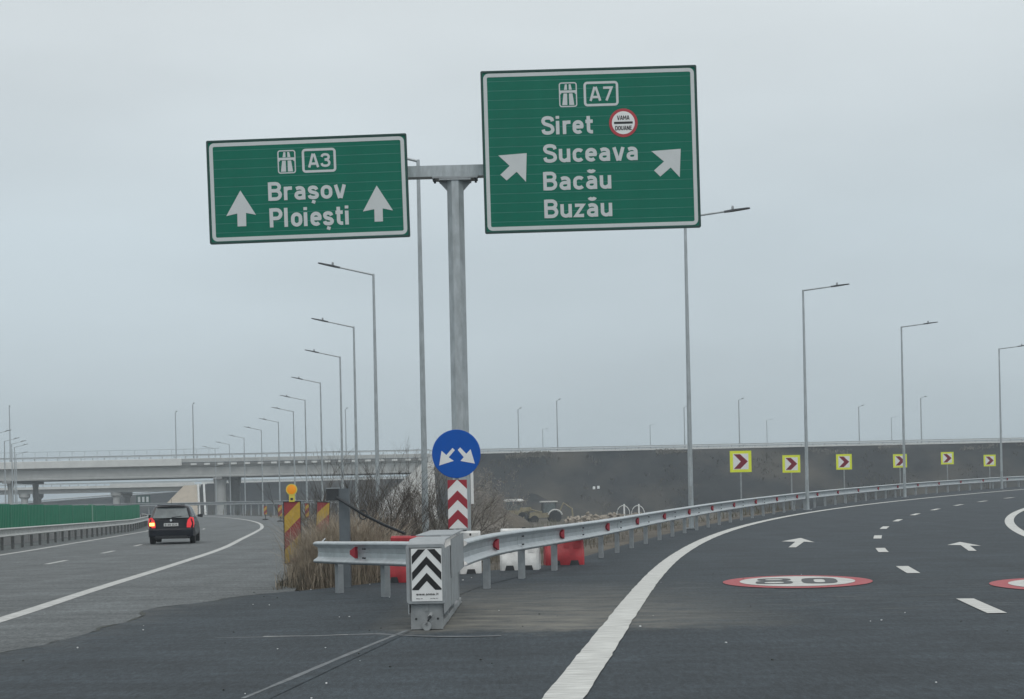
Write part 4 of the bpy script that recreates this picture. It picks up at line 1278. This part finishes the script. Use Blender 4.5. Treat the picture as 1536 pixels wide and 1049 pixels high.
# ------------------------------------------------------------------ crossing road: embankment on the right, bridge on the left
YA, YB2 = 252.0, 272.0
HT = 8.25
XB = -14.0
def embank(name, x0, x1, ya, yb, h0, h1, run, m, seed, nx=160, base=-3.2, amp=.5):
    xs = np.linspace(x0, x1, nx)
    ts = np.r_[np.linspace(0, 1, 16), np.linspace(1, 2, 5)[1:], np.linspace(2, 3, 8)[1:]]
    V = []
    for x in xs:
        hh = h0 + (h1 - h0) * (x - x0) / (x1 - x0)
        for q in ts:
            if q <= 1: y, z = ya - run * (1 - q), base + (hh - base) * q
            elif q <= 2: y, z = ya + (yb - ya) * (q - 1), hh
            else: y, z = yb + run * (q - 2), hh + (base - hh) * (q - 2)
            V.append((x, y, z))
    V = np.array(V); n = len(ts)
    k = np.tile((ts > .02) & (ts < .98), nx)
    V[:, 1] += k * amp * 2.2 * vnoise(V[:, 0], V[:, 2] * 2, .22, seed) + k * amp * vnoise(V[:, 0], V[:, 2] * 3, .8, seed + 1)
    I = np.arange(nx * n).reshape(nx, n)
    F = np.stack((I[:-1, :-1], I[1:, :-1], I[1:, 1:], I[:-1, 1:]), -1).reshape(-1, 4).tolist()
    o = np_mesh(name, V, F, m, None, 'structure', True)
    return o
embank('embankment', XB + 1.0, 420, YA, YB2, HT, HT, 15.0, M['slope'], 3, 230)
# pavement on top
mb = MB(); mb.box((203, (YA + YB2) / 2, HT + .03), (434, 17.5, .05)); mb.build('crossing_road', M['old'], kind='structure')
br = thing('road_bridge', 'long grey concrete bridge carrying the crossing road over the left carriageway', 'bridge', (XB, YA, 0))
def rel(mb): mb.v = [(x - XB, y - YA, z) for x, y, z in mb.v]; return mb
XL0 = -210.0
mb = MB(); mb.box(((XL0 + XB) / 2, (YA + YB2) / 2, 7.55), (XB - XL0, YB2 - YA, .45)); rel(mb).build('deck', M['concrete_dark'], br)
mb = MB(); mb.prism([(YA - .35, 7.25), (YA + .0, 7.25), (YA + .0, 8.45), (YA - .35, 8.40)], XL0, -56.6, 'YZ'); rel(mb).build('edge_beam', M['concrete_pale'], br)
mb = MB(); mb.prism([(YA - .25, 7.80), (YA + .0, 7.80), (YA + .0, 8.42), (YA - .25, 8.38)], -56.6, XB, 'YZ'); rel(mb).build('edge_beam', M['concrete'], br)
src = None
for k in range(6):
    y = YA + .9 + k * 3.5
    sec = [(-.45, 5.2), (.45, 5.2), (.45, 5.5), (.18, 5.85), (.18, 6.85), (.6, 7.05), (.6, 7.32), (-.6, 7.32), (-.6, 7.05), (-.28, 6.95), (-.3, 5.5), (-.45, 5.45)]
    mb = MB(); mb.prism([(y + a, b_) for a, b_ in sec], XL0, XB, 'YZ'); rel(mb).build('girder', M['concrete'], br)
src = None
for k in range(18):
    x = -54.5 + k * 2.3
    if x > XB - .5: break
    if src is None:
        mb = MB(); mb.box((0, 0, 0), (.95, .5, .32)); src = o = mb.build('drain_box', M['concrete_pale'], br)
    else:
        o = src.copy(); COL.objects.link(o); o.parent = br
    o.location = (x - XB, -.35, 7.42)
for j, (x, w_) in enumerate(((-50.6, 1.05), (-87, .5), (-124, 1.0), (-161, 1.0))):
    for y in (YA + 2.6, YA + 16.0):
        mb = MB(); mb.lathe([(w_ * .95, -4), (w_ * .95, 3.9), (w_ * 1.12, 4.5), (w_ * 1.12, 5.05)], 18, (x, y, 0)); rel(mb).build('pier', M['concrete'], br, 35)
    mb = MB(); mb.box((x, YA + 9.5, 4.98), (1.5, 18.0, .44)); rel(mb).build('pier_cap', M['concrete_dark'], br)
mb = MB(); mb.box((XB + .5, YA + 9.8, 5.4), (1.6, 19.8, 5.9)); rel(mb).build('abutment', M['concrete_pale'], br)
# slope paving under the abutment
mb = MB(); rings = []
for k in range(14):
    a = math.radians(-6 + 100 * k / 13)
    rings.append([(XB + .6 - 13.5 * math.sin(a) * .95, YA + 1 - 17.2 * math.cos(a), -2.8), (XB + .6 - 2.0 * math.sin(a), YA + .6 - 3.4 * math.cos(a), 6.8)])
mb.add([p_ for r in rings for p_ in r], [(2 * i, 2 * i + 2, 2 * i + 3, 2 * i + 1) for i in range(13)])
rel(mb).build('slope_paving', M['pale_slabs'], br)
def railing(name, x0, x1, y, z, h, label, cat, gap, m, bars=(1.0,), thick=.05, post=.05, mesh_gap=None):
    t = thing(name, label, cat, (x0, y, z))
    mb = MB()
    for b_ in bars: mb.box(((x1 - x0) / 2, 0, h * b_ - thick / 2), (x1 - x0, thick, thick))
    mb.build('rails', m, t)
    mb = MB(); n = int((x1 - x0) / gap)
    for k in range(n + 1): mb.box((k * gap, .07, h / 2), (post, post, h - .01))
    mb.build('uprights', m, t, kind='stuff')
    if mesh_gap:
        mb = MB(); n = int((x1 - x0) / mesh_gap)
        for k in range(n): mb.box((k * mesh_gap, .0, h / 2), (.018, .018, h - thick))
        mb.build('mesh_wires', m, t, kind='stuff')
    return t
def far_guardrail(name, x0, x1, y, z, label):
    t = thing(name, label, 'guardrail', (x0, y, z))
    mb = MB()
    P = np.array([(x0, y), (x1, y)]); 
    for k in range(2): pass
    xs = np.linspace(0, x1 - x0, 60)
    rr_ = [[(x, -d, .6 + h) for d, h in WP] + [(x, -d + .012, .6 + h) for d, h in WP[::-1]] for x in xs]
    mb.loft(rr_); mb.build('rail', M['galv'], t, 50)
    mb = MB()
    for k in range(int((x1 - x0) / 2)): mb.box((k * 2.0, .05, .35), (.11, .07, .7))
    mb.build('posts', M['galv_dull'], t, kind='stuff')
    return t
far_guardrail('guardrail', XB, 420, YA + .6, HT + .06, 'far guardrail along the top of the dark embankment, nearer of two')
far_guardrail('guardrail', XB, 420, YB2 - 1.2, HT + .25, 'far guardrail along the embankment top, behind another one')
mb = MB(); mb.box((203, YA - .05, HT + .06), (434, .35, .22)); o = mb.build('kerb', M['concrete_pale'], kind='structure')
far_guardrail('guardrail', XL0, XB, YA + .3, 8.42, 'guardrail along the near edge of the long concrete bridge')
railing('bridge_fence', XL0, -54, YB2 - .6, 8.6, 2.15, 'tall light mesh fence on the far edge of the concrete bridge', 'fence', 2.3, M['galv'], (1.0, .5, .08), .07, .07, .45)
# lamps on the crossing road
pb = None
gb = 'thin lamp posts on the crossing road'
FAR_L = [(289, 608, YA + 1.2, 'thin lamp post on the bridge, the taller of a pair above the black car'), (562, 602, YA + 1.2, 'thin lamp post on the bridge behind the second nearest lamp of the left row'),
         (835, 602, YA + 1.2, 'thin lamp post on the embankment below the large green sign, taller of a pair'), (1108, 601, YA + 1.2, 'thin lamp post on the embankment straight above the nearest chevron board'),
         (1381, 598, YA + 1.2, 'thin lamp post on the embankment just right of the lamp at the fourth chevron board'),
         (14, 612, YB2 - 1.5, 'tall thin lamp post on the bridge at the far left edge of the picture'), (263, 620, YB2 - 1.5, 'thin lamp post on the bridge, the shorter of a pair above the black car'),
         (518, 615, YB2 - 1.5, 'thin lamp post on the bridge between the third and fourth lamps of the left row'), (777, 615, YB2 - 1.5, 'thin lamp post on the embankment below the large green sign, nearest the gantry column'),
         (1026, 612, YB2 - 1.5, 'thin lamp post hidden right behind the lamp below the large green sign'), (1288, 611, YB2 - 1.5, 'thin lamp post on the embankment just right of the third chevron board')]
FAINT = [(814, 645, 400, 'short faint lamp post in the haze below the large green sign'), (975, 638, 400, 'faint hazy lamp post between the large sign and the lamp on its right'),
         (1150, 631, 400, 'faint hazy lamp post between the first and second chevron boards'), (1337, 627, 400, 'faint hazy lamp post close left of the fourth chevron board')]
for px, py, Yd, lab in FAR_L + FAINT:
    q = at(px, py, Yd)
    P = (q.x, Yd, q.z - HL + .1)
    rz = math.radians(-70 if Yd < 300 else -30)
    if pb is None:
        pb = make_lamp('street_lamp', HL, lab, gb, math.radians(8), 1.0, .8, .13, .085); pb.location = P; pb.rotation_euler = (0, 0, rz)
    else: copy_thing(pb, P, rz, lab)

# second, lower bridge behind it, with its banks
embank('embankment', -70, 300, 331, 345, 4.9, 6.4, 10.0, M['slope'], 8, 90)
b2 = thing('road_bridge', 'lower concrete bridge with a pale edge beam behind the long bridge', 'bridge', (-70, 331, 0))
def rel2(mb): mb.v = [(x + 70, y - 331, z) for x, y, z in mb.v]; return mb
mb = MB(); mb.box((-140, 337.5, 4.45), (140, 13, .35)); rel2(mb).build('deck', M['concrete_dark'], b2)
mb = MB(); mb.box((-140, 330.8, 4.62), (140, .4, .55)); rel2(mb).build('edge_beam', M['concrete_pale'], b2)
mb = MB(); mb.box((-81, 330.5, 4.85), (19, .5, .95)); rel2(mb).build('parapet', M['concrete_pale'], b2)
for k in range(4):
    mb = MB(); mb.box((-140, 332 + k * 3.5, 3.85), (140, .9, .85)); rel2(mb).build('girder', M['concrete'], b2)
for x in (-110.5, -89.7, -131, -152):
    for y in (332.5, 342):
        mb = MB(); mb.lathe([(.75, -4), (.75, 2.2), (1.25, 2.7), (1.25, 3.4)], 14, (x, y, 0)); rel2(mb).build('pier', M['concrete'], b2, 35)
mb = MB(); mb.box((-69.6, 337.5, 2.6), (1.6, 13.4, 4.6)); rel2(mb).build('abutment', M['concrete_pale'], b2)
mb = MB()
xs = [at(px, 740, 327).x for px in (237, 272, 291, 310)]
mb.add([(xs[0], 319, -3), (xs[3], 319, -3), (xs[2], 330, 4.6), (xs[1], 330, 4.6)], [(0, 1, 2, 3)]); mb.add([(xs[0] - 3, 333, -3), (xs[0], 319, -3), (xs[1], 330, 4.6), (xs[1] - .2, 334, 4.6)], [(0, 1, 2, 3)])
rel2(mb).build('slope_paving', M['tan_slabs'], b2)
mb = MB()
for dx_ in (.1, 1.4):
    a_, c_ = Vector((xs[3] + dx_, 318.8, -2.9)), Vector((xs[2] + dx_ + .2, 330, 4.75)); mb.tube([a_, c_], .22, 4)
rel2(mb).build('slope_stairs', M['concrete_pale'], b2)
far_guardrail('guardrail', -210, 120, 331.6, 4.9, 'hazy guardrail beyond the long bridge, seen beneath its girders')
mb = MB(); mb.box((25, 331.2, 5.1), (190, .3, .45)); mb.build('kerb', M['concrete_pale'], kind='structure')
# rising ramp beyond
embank('embankment', -150, -60, 420, 430, .6, 5.6, 9.0, M['slope'], 12, 40)
t = thing('guardrail', 'pale guardrail climbing the hazy ramp under the lower bridge', 'guardrail', (-150, 420.3, .6))
mb = MB(); mb.tube([(0, 0, .65), (90, 0, 5.65)], .20, 6); mb.tube([(0, 0, .15), (90, 0, 5.15)], .22, 4); mb.build('rail', M['galv'], t)
mb = MB()
for k in range(46): mb.box((k * 2, .1, .35 + k * 2 * 5 / 90), (.1, .1, .7))
mb.build('posts', M['galv_dull'], t, kind='stuff')
# small far sign under the bridge
q = at(215, 749, 300)
t = thing('road_sign', 'small far dark green sign with three pale panels above the green barrier', 'road sign', (q.x, 300, -2.6))
mb = MB(); mb.box((0, 0, q.z + 2.6), (2.9, .1, 1.6)); bdp = mb.build('panel', M['green_edge'], t)
mb = MB()
for k in (-1, 0, 1): mb.box((k * .85, -.06, q.z + 2.55), (.5, .02, 1.1))
mb.build('pale_panel', M['sign_white'], bdp)
mb = MB()
for k in (-1, 1): mb.box((k, .1, (q.z + 1.8) / 2), (.14, .14, q.z + 1.8))
mb.build('leg', M['galv_dull'], t)

# ------------------------------------------------------------------ machines and heaps in the low ground behind the ramp
def wheel(r, w, c, par, m='rim'):
    mb = MB(); mb.lathe([(r * .6, -w / 2), (r * .94, -w / 2), (r, -w / 3), (r, w / 3), (r * .94, w / 2), (r * .6, w / 2)], 18, c, 'Y'); o = mb.build('wheel', M['rubber'], par, 40)
    mb = MB(); mb.lathe([(r * .6, -w * .35), (r * .2, -w * .4), (r * .2, w * .4), (r * .6, w * .35)], 12, c, 'Y'); mb.build('rim', M[m], o)
YM = 190.0
def machine_base(px, pyb): q = at(px, pyb, YM); return (q.x, YM, q.z)
lx = machine_base(823, 785)
tr = thing('backhoe_loader', 'dusty yellow tractor with a pale roof and big wheels in the low ground', 'tractor', lx, math.radians(8))
mb = MB(); mb.loft([[(-.9, y, z0), (1.2, y, z0), (1.2, y, z1), (-.9, y, z1)] for y, z0, z1 in ((-.55, .75, 1.35), (.55, .75, 1.35))]); mb.loft([[(-2.6, y, .7), (-.9, y, .75), (-.9, y, 1.6), (-2.5, y, 1.4)] for y in (-.42, .42)]); mb.build('chassis', M['machine'], tr)
mb = MB()
for x, dxx in ((-.85, .1), (.95, -.1)):
    for y in (-.65, .65): mb.tube([(x, y, 1.35), (x + dxx, y, 2.75)], .06, 5)
mb.build('cab_frame', M['darkbox'], tr)
mb = MB(); mb.box((.05, 0, 2.05), (1.55, 1.2, 1.25)); mb.build('cab_glass', M['glass_dark'], tr)
mb = MB(); mb.box((.05, 0, 2.8), (2.1, 1.5, .16)); mb.build('roof', M['machine_white'], tr)
for y in (-.85, .85):
    wheel(.80, .45, (.75, y, .80), tr, 'machine'); wheel(.52, .35, (-1.95, y, .52), tr, 'machine')
mb = MB()
for y in (-.8, .8): mb.tube([(.75 + .95 * math.cos(a), y, .8 + .95 * math.sin(a)) for a in np.linspace(.3, 2.8, 8)], .10, 4)
mb.build('mudguard', M['machine_white'], tr)
mb = MB()
for y in (-.5, .5): mb.tube([(-1.2, y, 1.5), (-2.9, y, 2.0), (-3.5, y, .6)], .09, 5)
mb.loft([[(-3.2, y, .15), (-4.0, y, .1), (-3.9, y, .3), (-3.4, y, .95), (-3.2, y, .9)] for y in (-1.1, 1.1)]); mb.build('front_bucket', M['machine'], tr)
mb = MB(); mb.tube([(1.2, 0, 1.0), (2.0, 0, 2.6), (3.1, 0, 1.8), (3.2, 0, .7)], .12, 5); mb.build('rear_boom', M['machine'], tr)
lx = machine_base(776, 784)
tr = thing('wheel_loader', 'dusty machine with a white cab roof left of the tractor in low ground', 'loader', lx, math.radians(-25))
mb = MB(); mb.box((.1, 0, 1.2), (2.6, 1.4, .8)); mb.box((1.2, 0, 1.7), (1.1, 1.2, .5)); mb.build('body', M['machine'], tr)
mb = MB(); mb.box((-.5, 0, 2.15), (1.3, 1.3, 1.2)); mb.build('cab_glass', M['glass_dark'], tr)
mb = MB(); mb.loft([[(-.5 - a, -.85, z), (-.5 + a, -.85, z), (-.5 + a, .85, z), (-.5 - a, .85, z)] for z, a in ((2.75, 1.1), (2.98, .95), (3.05, .7))]); mb.build('cab_roof', M['machine_white'], tr)
for y in (-.8, .8):
    for x in (-1.1, 1.2): wheel(.68, .45, (x, y, .68), tr, 'machine')
mb = MB(); mb.tube([(-1.2, .45, 1.3), (-2.6, .45, .9)], .12, 5); mb.tube([(-1.2, -.45, 1.3), (-2.6, -.45, .9)], .12, 5)
mb.loft([[(-2.4, y, .2), (-3.4, y, .1), (-3.3, y, .3), (-2.7, y, 1.1), (-2.4, y, 1.0)] for y in (-1.2, 1.2)]); mb.build('bucket', M['machine_white'], tr)

def heap(name, px, pyb, Yd, w, d, h, m, label, cat, seed):
    q = at(px, pyb, Yd); z = t1(q.x, Yd)
    t = thing(name, label, cat, (q.x, Yd, z - .1))
    n = 26; xs = np.linspace(-1, 1, n); XX, YY = np.meshgrid(xs, xs)
    rr_ = np.sqrt(XX ** 2 + YY ** 2)
    ZZ = h * np.clip(1 - rr_, 0, 1) ** .8 * (1 + .35 * vnoise(XX * 3, YY * 3, 2.0, seed)) - .1 + .05 * h * vnoise(XX * 9, YY * 9, 2.5, seed + 3)
    V = np.c_[(XX * w / 2).ravel(), (YY * d / 2).ravel(), ZZ.ravel()]
    I = np.arange(n * n).reshape(n, n); Fq = np.stack((I[:-1, :-1], I[:-1, 1:], I[1:, 1:], I[1:, :-1]), -1).reshape(-1, 4)
    np_mesh('mound', V, Fq, m, t, None, True)
    return t
heap('soil_heap', 802, 757, 215, 20, 10, 3.6, M['slope'], 'dark soil heap behind the two dusty machines', 'soil heap', 5)
heap('soil_heap', 735, 745, 150, 9, 8, 3.6, M['soil'], 'brown soil heap among pale shrubs right of the gantry column', 'soil heap', 9)
heap('asphalt_heap', 440, 878, 21.9, 1.0, .7, .17, M['heap'], 'low dark heap of asphalt crumbs below the beacon board', 'asphalt heap', 2)
# rubble strip: broken kerb pieces thrown in a row
q = at(912, 776, 150)
rb = thing('rubble_pile', 'long pale pile of broken concrete pieces behind the long guardrail', 'rubble', (q.x, 150, q.z - 1.0))
mb = MB()
for _ in range(260):
    x, y = rng.uniform(-4.2, 3.8), rng.normal(0, .7)
    z = abs(rng.normal(.2, .22)) + .45 * max(0, 1 - abs(y))
    R3 = Matrix.Rotation(rng.uniform(0, 3), 3, 'Z') @ Matrix.Rotation(rng.normal(0, .5), 3, 'X') @ Matrix.Rotation(rng.normal(0, .5), 3, 'Y')
    mb.box((x, y, z + .25), (rng.uniform(.2, .8), rng.uniform(.15, .4), rng.uniform(.10, .26)), mtx=R3)
mb.build('broken_pieces', M['rubble'], rb, kind='stuff')
for px, lab in ((935, 'left of two pale pipe hoops standing behind the long guardrail'), (957, 'right of two pale pipe hoops standing behind the long guardrail')):
    q = at(px, 768, 150)
    t = thing('pipe_hoop', lab, 'pipe hoop', (q.x, 150, q.z - .2), 0, 'pale pipe hoops')
    mb = MB(); mb.tube([(.66 * math.cos(a), 0, .85 * math.sin(a)) for a in np.linspace(-.1, math.pi + .1, 16)], .045, 6); mb.build('hoop', M['concrete_pale'], t, 40)
    mb = MB(); mb.tube([(.1, .05, -.3), (.1, .05, 1.0)], .09, 6); mb.build('marker_post', M['white'], t, 40)
for px, lab in ((890.5, 'left of two tiny white markers on the dark slope'), (897, 'right of two tiny white markers on the dark slope')):
    q = at(px, 731.5 + (897 - px) * .12, 240.2)
    t = thing('slope_marker', lab, 'marker', (q.x, 239.2, q.z - .3), 0, 'white markers on the dark slope')
    mb = MB(); mb.loft([[(-a, -a, z), (a, -a, z), (a, a, z), (-a, a, z)] for z, a in ((.1, .20), (.5, .2), (.56, .15))]); mb.build('block', M['white'], t)

# ------------------------------------------------------------------ vegetation
def blades(name, pts, hs, m, parent=None, kind='stuff', w=.006, lean=.35, seed=0, label=None):
    r = np.random.default_rng(seed); n = len(pts)
    a = r.uniform(0, 2 * math.pi, n); ln = np.abs(r.normal(0, lean, n)) * hs
    b_ = r.uniform(0, math.pi, n)
    base = pts; ww = w * (.6 + .8 * r.random(n)) 
    du = np.c_[np.cos(b_), np.sin(b_), np.zeros(n)] * ww[:, None]
    mid = base + np.c_[np.cos(a) * ln * .35, np.sin(a) * ln * .35, hs * .6]
    tip = base + np.c_[np.cos(a) * ln, np.sin(a) * ln, hs * (1 - .25 * r.random(n))]
    V = np.stack((base - du, base + du, mid - du * .8, mid + du * .8, tip), 1).reshape(-1, 3)
    k = np.arange(n)[:, None] * 5
    Fq = [[i, i + 1, i + 3, i + 2] for i in k[:, 0]] + [[i + 2, i + 3, i + 4] for i in k[:, 0]]
    me = bpy.data.meshes.new(name); me.from_pydata(V.tolist(), [], Fq); me.materials.append(m)
    o = bpy.data.objects.new(name, me); COL.objects.link(o)
    if parent: o.parent = parent
    if kind: o['kind'] = kind
    return o
def ground_pts(n, x0, x1, y0, y1, seed, clump=0.0):
    r = np.random.default_rng(seed)
    x, y = r.uniform(x0, x1, n), r.uniform(y0, y1, n)
    if clump:
        k = vnoise(x, y, clump, seed) > -.05; x, y = x[k], y[k]
    k = paved_dist(x, y) > .15; x, y = x[k], y[k]
    return np.c_[x, y, T(x, y)]
# tall dry tuft at the tip of the verge, beside the beacon board
r = np.random.default_rng(4)
n = 11000
cx_ = np.array([(-3.1, 22.9, .36, 1.0), (-2.8, 23.3, .45, 1.25), (-2.4, 23.6, .42, 1.15), (-3.0, 24.3, .5, .95), (-2.0, 24.4, .45, .8), (-3.25, 22.6, .16, .6)])
w_ = r.choice(len(cx_), n, p=[.2, .28, .2, .16, .1, .06])
gpx = cx_[w_, 0] + r.normal(0, 1, n) * cx_[w_, 2] * .5; gpy = cx_[w_, 1] + r.normal(0, 1, n) * cx_[w_, 2] * .5
gh = cx_[w_, 3] * r.beta(1.6, 1.3, n) * 1.15 + .08
blades('dry_grass', np.c_[gpx, gpy, np.full(n, -.12)], gh, M['drygrass'], None, 'stuff', .0035, .42, 5)
P = np.c_[r.uniform(-3.6, -1.0, 1800), r.uniform(21.7, 24.5, 1800), np.full(1800, -.1)]
P = P[P[:, 1] > 21.6 + .75 * np.clip(P[:, 0] + 4, 0, 8)]
blades('low_weeds', P, r.uniform(.1, .42, len(P)), M['verge'], None, 'stuff', .006, .8, 15)
P = ground_pts(17000, -8, 16, 22, 70, 11, .5)
blades('verge_grass', P, np.random.default_rng(3).uniform(.08, .42, len(P)), M['verge'], None, 'stuff', .006, .45, 6)
P = ground_pts(16000, -45, 45, 60, 235, 12, .12)
blades('verge_weeds', P, np.random.default_rng(3).uniform(.2, .9, len(P)), M['weeds'], None, 'stuff', .02, .5, 7)

def bare_bush(loc, h, spread, stems, label, m, seed, group, seeds=False, thick=.012, name='bare_bush'):
    r = random.Random(seed)
    t = thing(name, label, 'bush', loc, 0, group)
    tr_, tw = MB(), MB(); tips = []
    def grow(p, d, ln, rad, lev):
        n = 3; pts = [p]; q = p
        for k in range(n):
            d = (d + Vector((r.gauss(0, .16), r.gauss(0, .16), r.gauss(.03, .08)))).normalized(); q = q + d * ln / n; pts.append(q)
        (tr_ if lev == 0 else tw).tube(pts, [rad * (1 - .22 * i) for i in range(len(pts))], 4 if lev == 0 else 3, 0, False)
        if lev >= 3 or ln < .14: tips.append(q); return
        for k in range(r.choice((2, 3, 3))):
            a = r.uniform(0, 6.28); e = r.uniform(.35, .75)
            nd = (d + Vector((math.cos(a) * e, math.sin(a) * e, r.uniform(-.1, .35)))).normalized()
            grow(pts[r.choice((1, 2, 3))], nd, ln * r.uniform(.5, .72), rad * .5, lev + 1)
        grow(q, d, ln * .6, rad * .5, lev + 1)
    for k in range(stems):
        a = r.uniform(0, 6.28)
        grow(Vector((r.gauss(0, spread * .25), r.gauss(0, spread * .25), -.1)), Vector((math.cos(a) * spread * .28, math.sin(a) * spread * .28, 1)).normalized(), h * r.uniform(.36, .52), thick, 0)
    tr_.build('trunk', m, t)
    tw.build('crown', m, t)
    if seeds:
        mb = MB()
        for q in tips:
            for k in range(9):
                c = q + Vector((r.gauss(0, .10), r.gauss(0, .10), r.gauss(0, .10))); s = r.uniform(.015, .04)
                u = Vector((r.gauss(0, 1), r.gauss(0, 1), r.gauss(0, 1))).normalized() * s; v = u.orthogonal().normalized() * s * .8
                mb.add([c - u, c + v, c + u, c - v], [(0, 1, 2, 3)])
        mb.build('dry_heads', M['seed'], t)
    return t
gbush = 'leafless bushes behind the guardrail stub'
BUSH = [(512, 800, 33, 2.0, 1.6, 9, 'dark leafless bush behind the grey column, left of the second tall lamp post'), (548, 800, 36, 2.3, 1.6, 8, 'leafless bush close left of the second tall lamp post'),
        (598, 803, 34, 2.4, 1.8, 11, 'tallest leafless bush, midway between the two nearest lamp posts of the left row'), (628, 800, 39, 2.0, 1.6, 9, 'leafless bush against the nearest lamp post of the left row'),
        (660, 800, 33, 1.7, 1.5, 9, 'leafless bush just left of the chevron board post'), (580, 800, 47, 2.2, 2.4, 10, 'thin leafless bush farther back between the two nearest lamp posts'),
        (485, 795, 44, 1.6, 2.0, 9, 'low leafless bush behind the sunken striped board')]
for i, (px, py, Yd, h, sp, st, lab) in enumerate(BUSH):
    q = at(px, py, Yd); bare_bush((q.x, Yd, t1(q.x, Yd)), h + .6, sp, int(st * 1.7), lab, M['twig'], 20 + i, gbush, thick=.016)
PALE = [(728, 780, 62, 2.9, 1.5, 9, 'pale dry shrub right beside the gantry column, taller of the group'), (724, 778, 82, 2.6, 1.6, 8, 'pale dry shrub half behind the gantry column, farther back than the others'), (732, 790, 48, .9, 1.1, 8, 'low pale dry shrub above the rail, right of the gantry column'), (640, 790, 60, 2.6, 2.6, 9, 'pale dry shrub behind the leafless bushes, left of the chevron board')]
for i, (px, py, Yd, h, sp, st, lab) in enumerate(PALE):
    q = at(px, py, Yd); bare_bush((q.x, Yd, t1(q.x, Yd)), h + .4, sp, st, lab, M['twig_pale'], 50 + i, 'pale dry shrubs by the gantry column', True, .014, 'dry_shrub')
# weeds along the crest of the dark slope
r = random.Random(3)
V = []
for _ in range(5200):
    x = r.choice((r.gauss(6, 5), r.gauss(24, 10), r.uniform(-12, 120)))
    if math.sin(x * .5) + math.sin(x * .23 + 1) < .2: continue
    k = .93 + .03 * math.sin(x * .31) + r.gauss(0, .018)
    V.append((x, YA - 15 * (1 - k) - .3, -3.2 + 11.4 * k + .05))
V = np.array(V)
rs = np.random.default_rng(21)
xs_ = rs.uniform(-12, 130, 16000); ks_ = rs.uniform(.02, .93, 16000)
keep = vnoise(xs_, ks_ * 26, .30, 31) + .7 * vnoise(xs_, ks_ * 26, 1.1, 32) + rs.normal(0, .12, 16000) > .22
xs_, ks_ = xs_[keep], ks_[keep]
SV = np.c_[xs_, YA - 15 * (1 - ks_) - .35, -3.2 + 11.4 * ks_ - .05]
blades('slope_scrub', SV, rs.uniform(.2, .75, len(SV)), M['scrub'], None, 'stuff', .07, .8, 19)
blades('crest_weeds', V, np.random.default_rng(8).uniform(.12, .5, len(V)), M['crest'], None, 'stuff', .07, .9, 9)

# ------------------------------------------------------------------ haze: one closed box of thin even air
mb = MB(); mb.box((0, 770, 8.0), (2760, 1640, 26)) 
hz = mb.build('haze', [], None, None, 'stuff')
hm = bpy.data.materials.new('haze_air'); hm.use_nodes = True
t_ = hm.node_tree; t_.nodes.clear()
ho = t_.nodes.new('ShaderNodeOutputMaterial'); pv = t_.nodes.new('ShaderNodeVolumePrincipled')
pv.inputs['Color'].default_value = (.80, .90, .97, 1); pv.inputs['Density'].default_value = 0.0008; pv.inputs['Anisotropy'].default_value = 0.0
t_.links.new(pv.outputs[0], ho.inputs['Volume'])
hz.data.materials.append(hm)
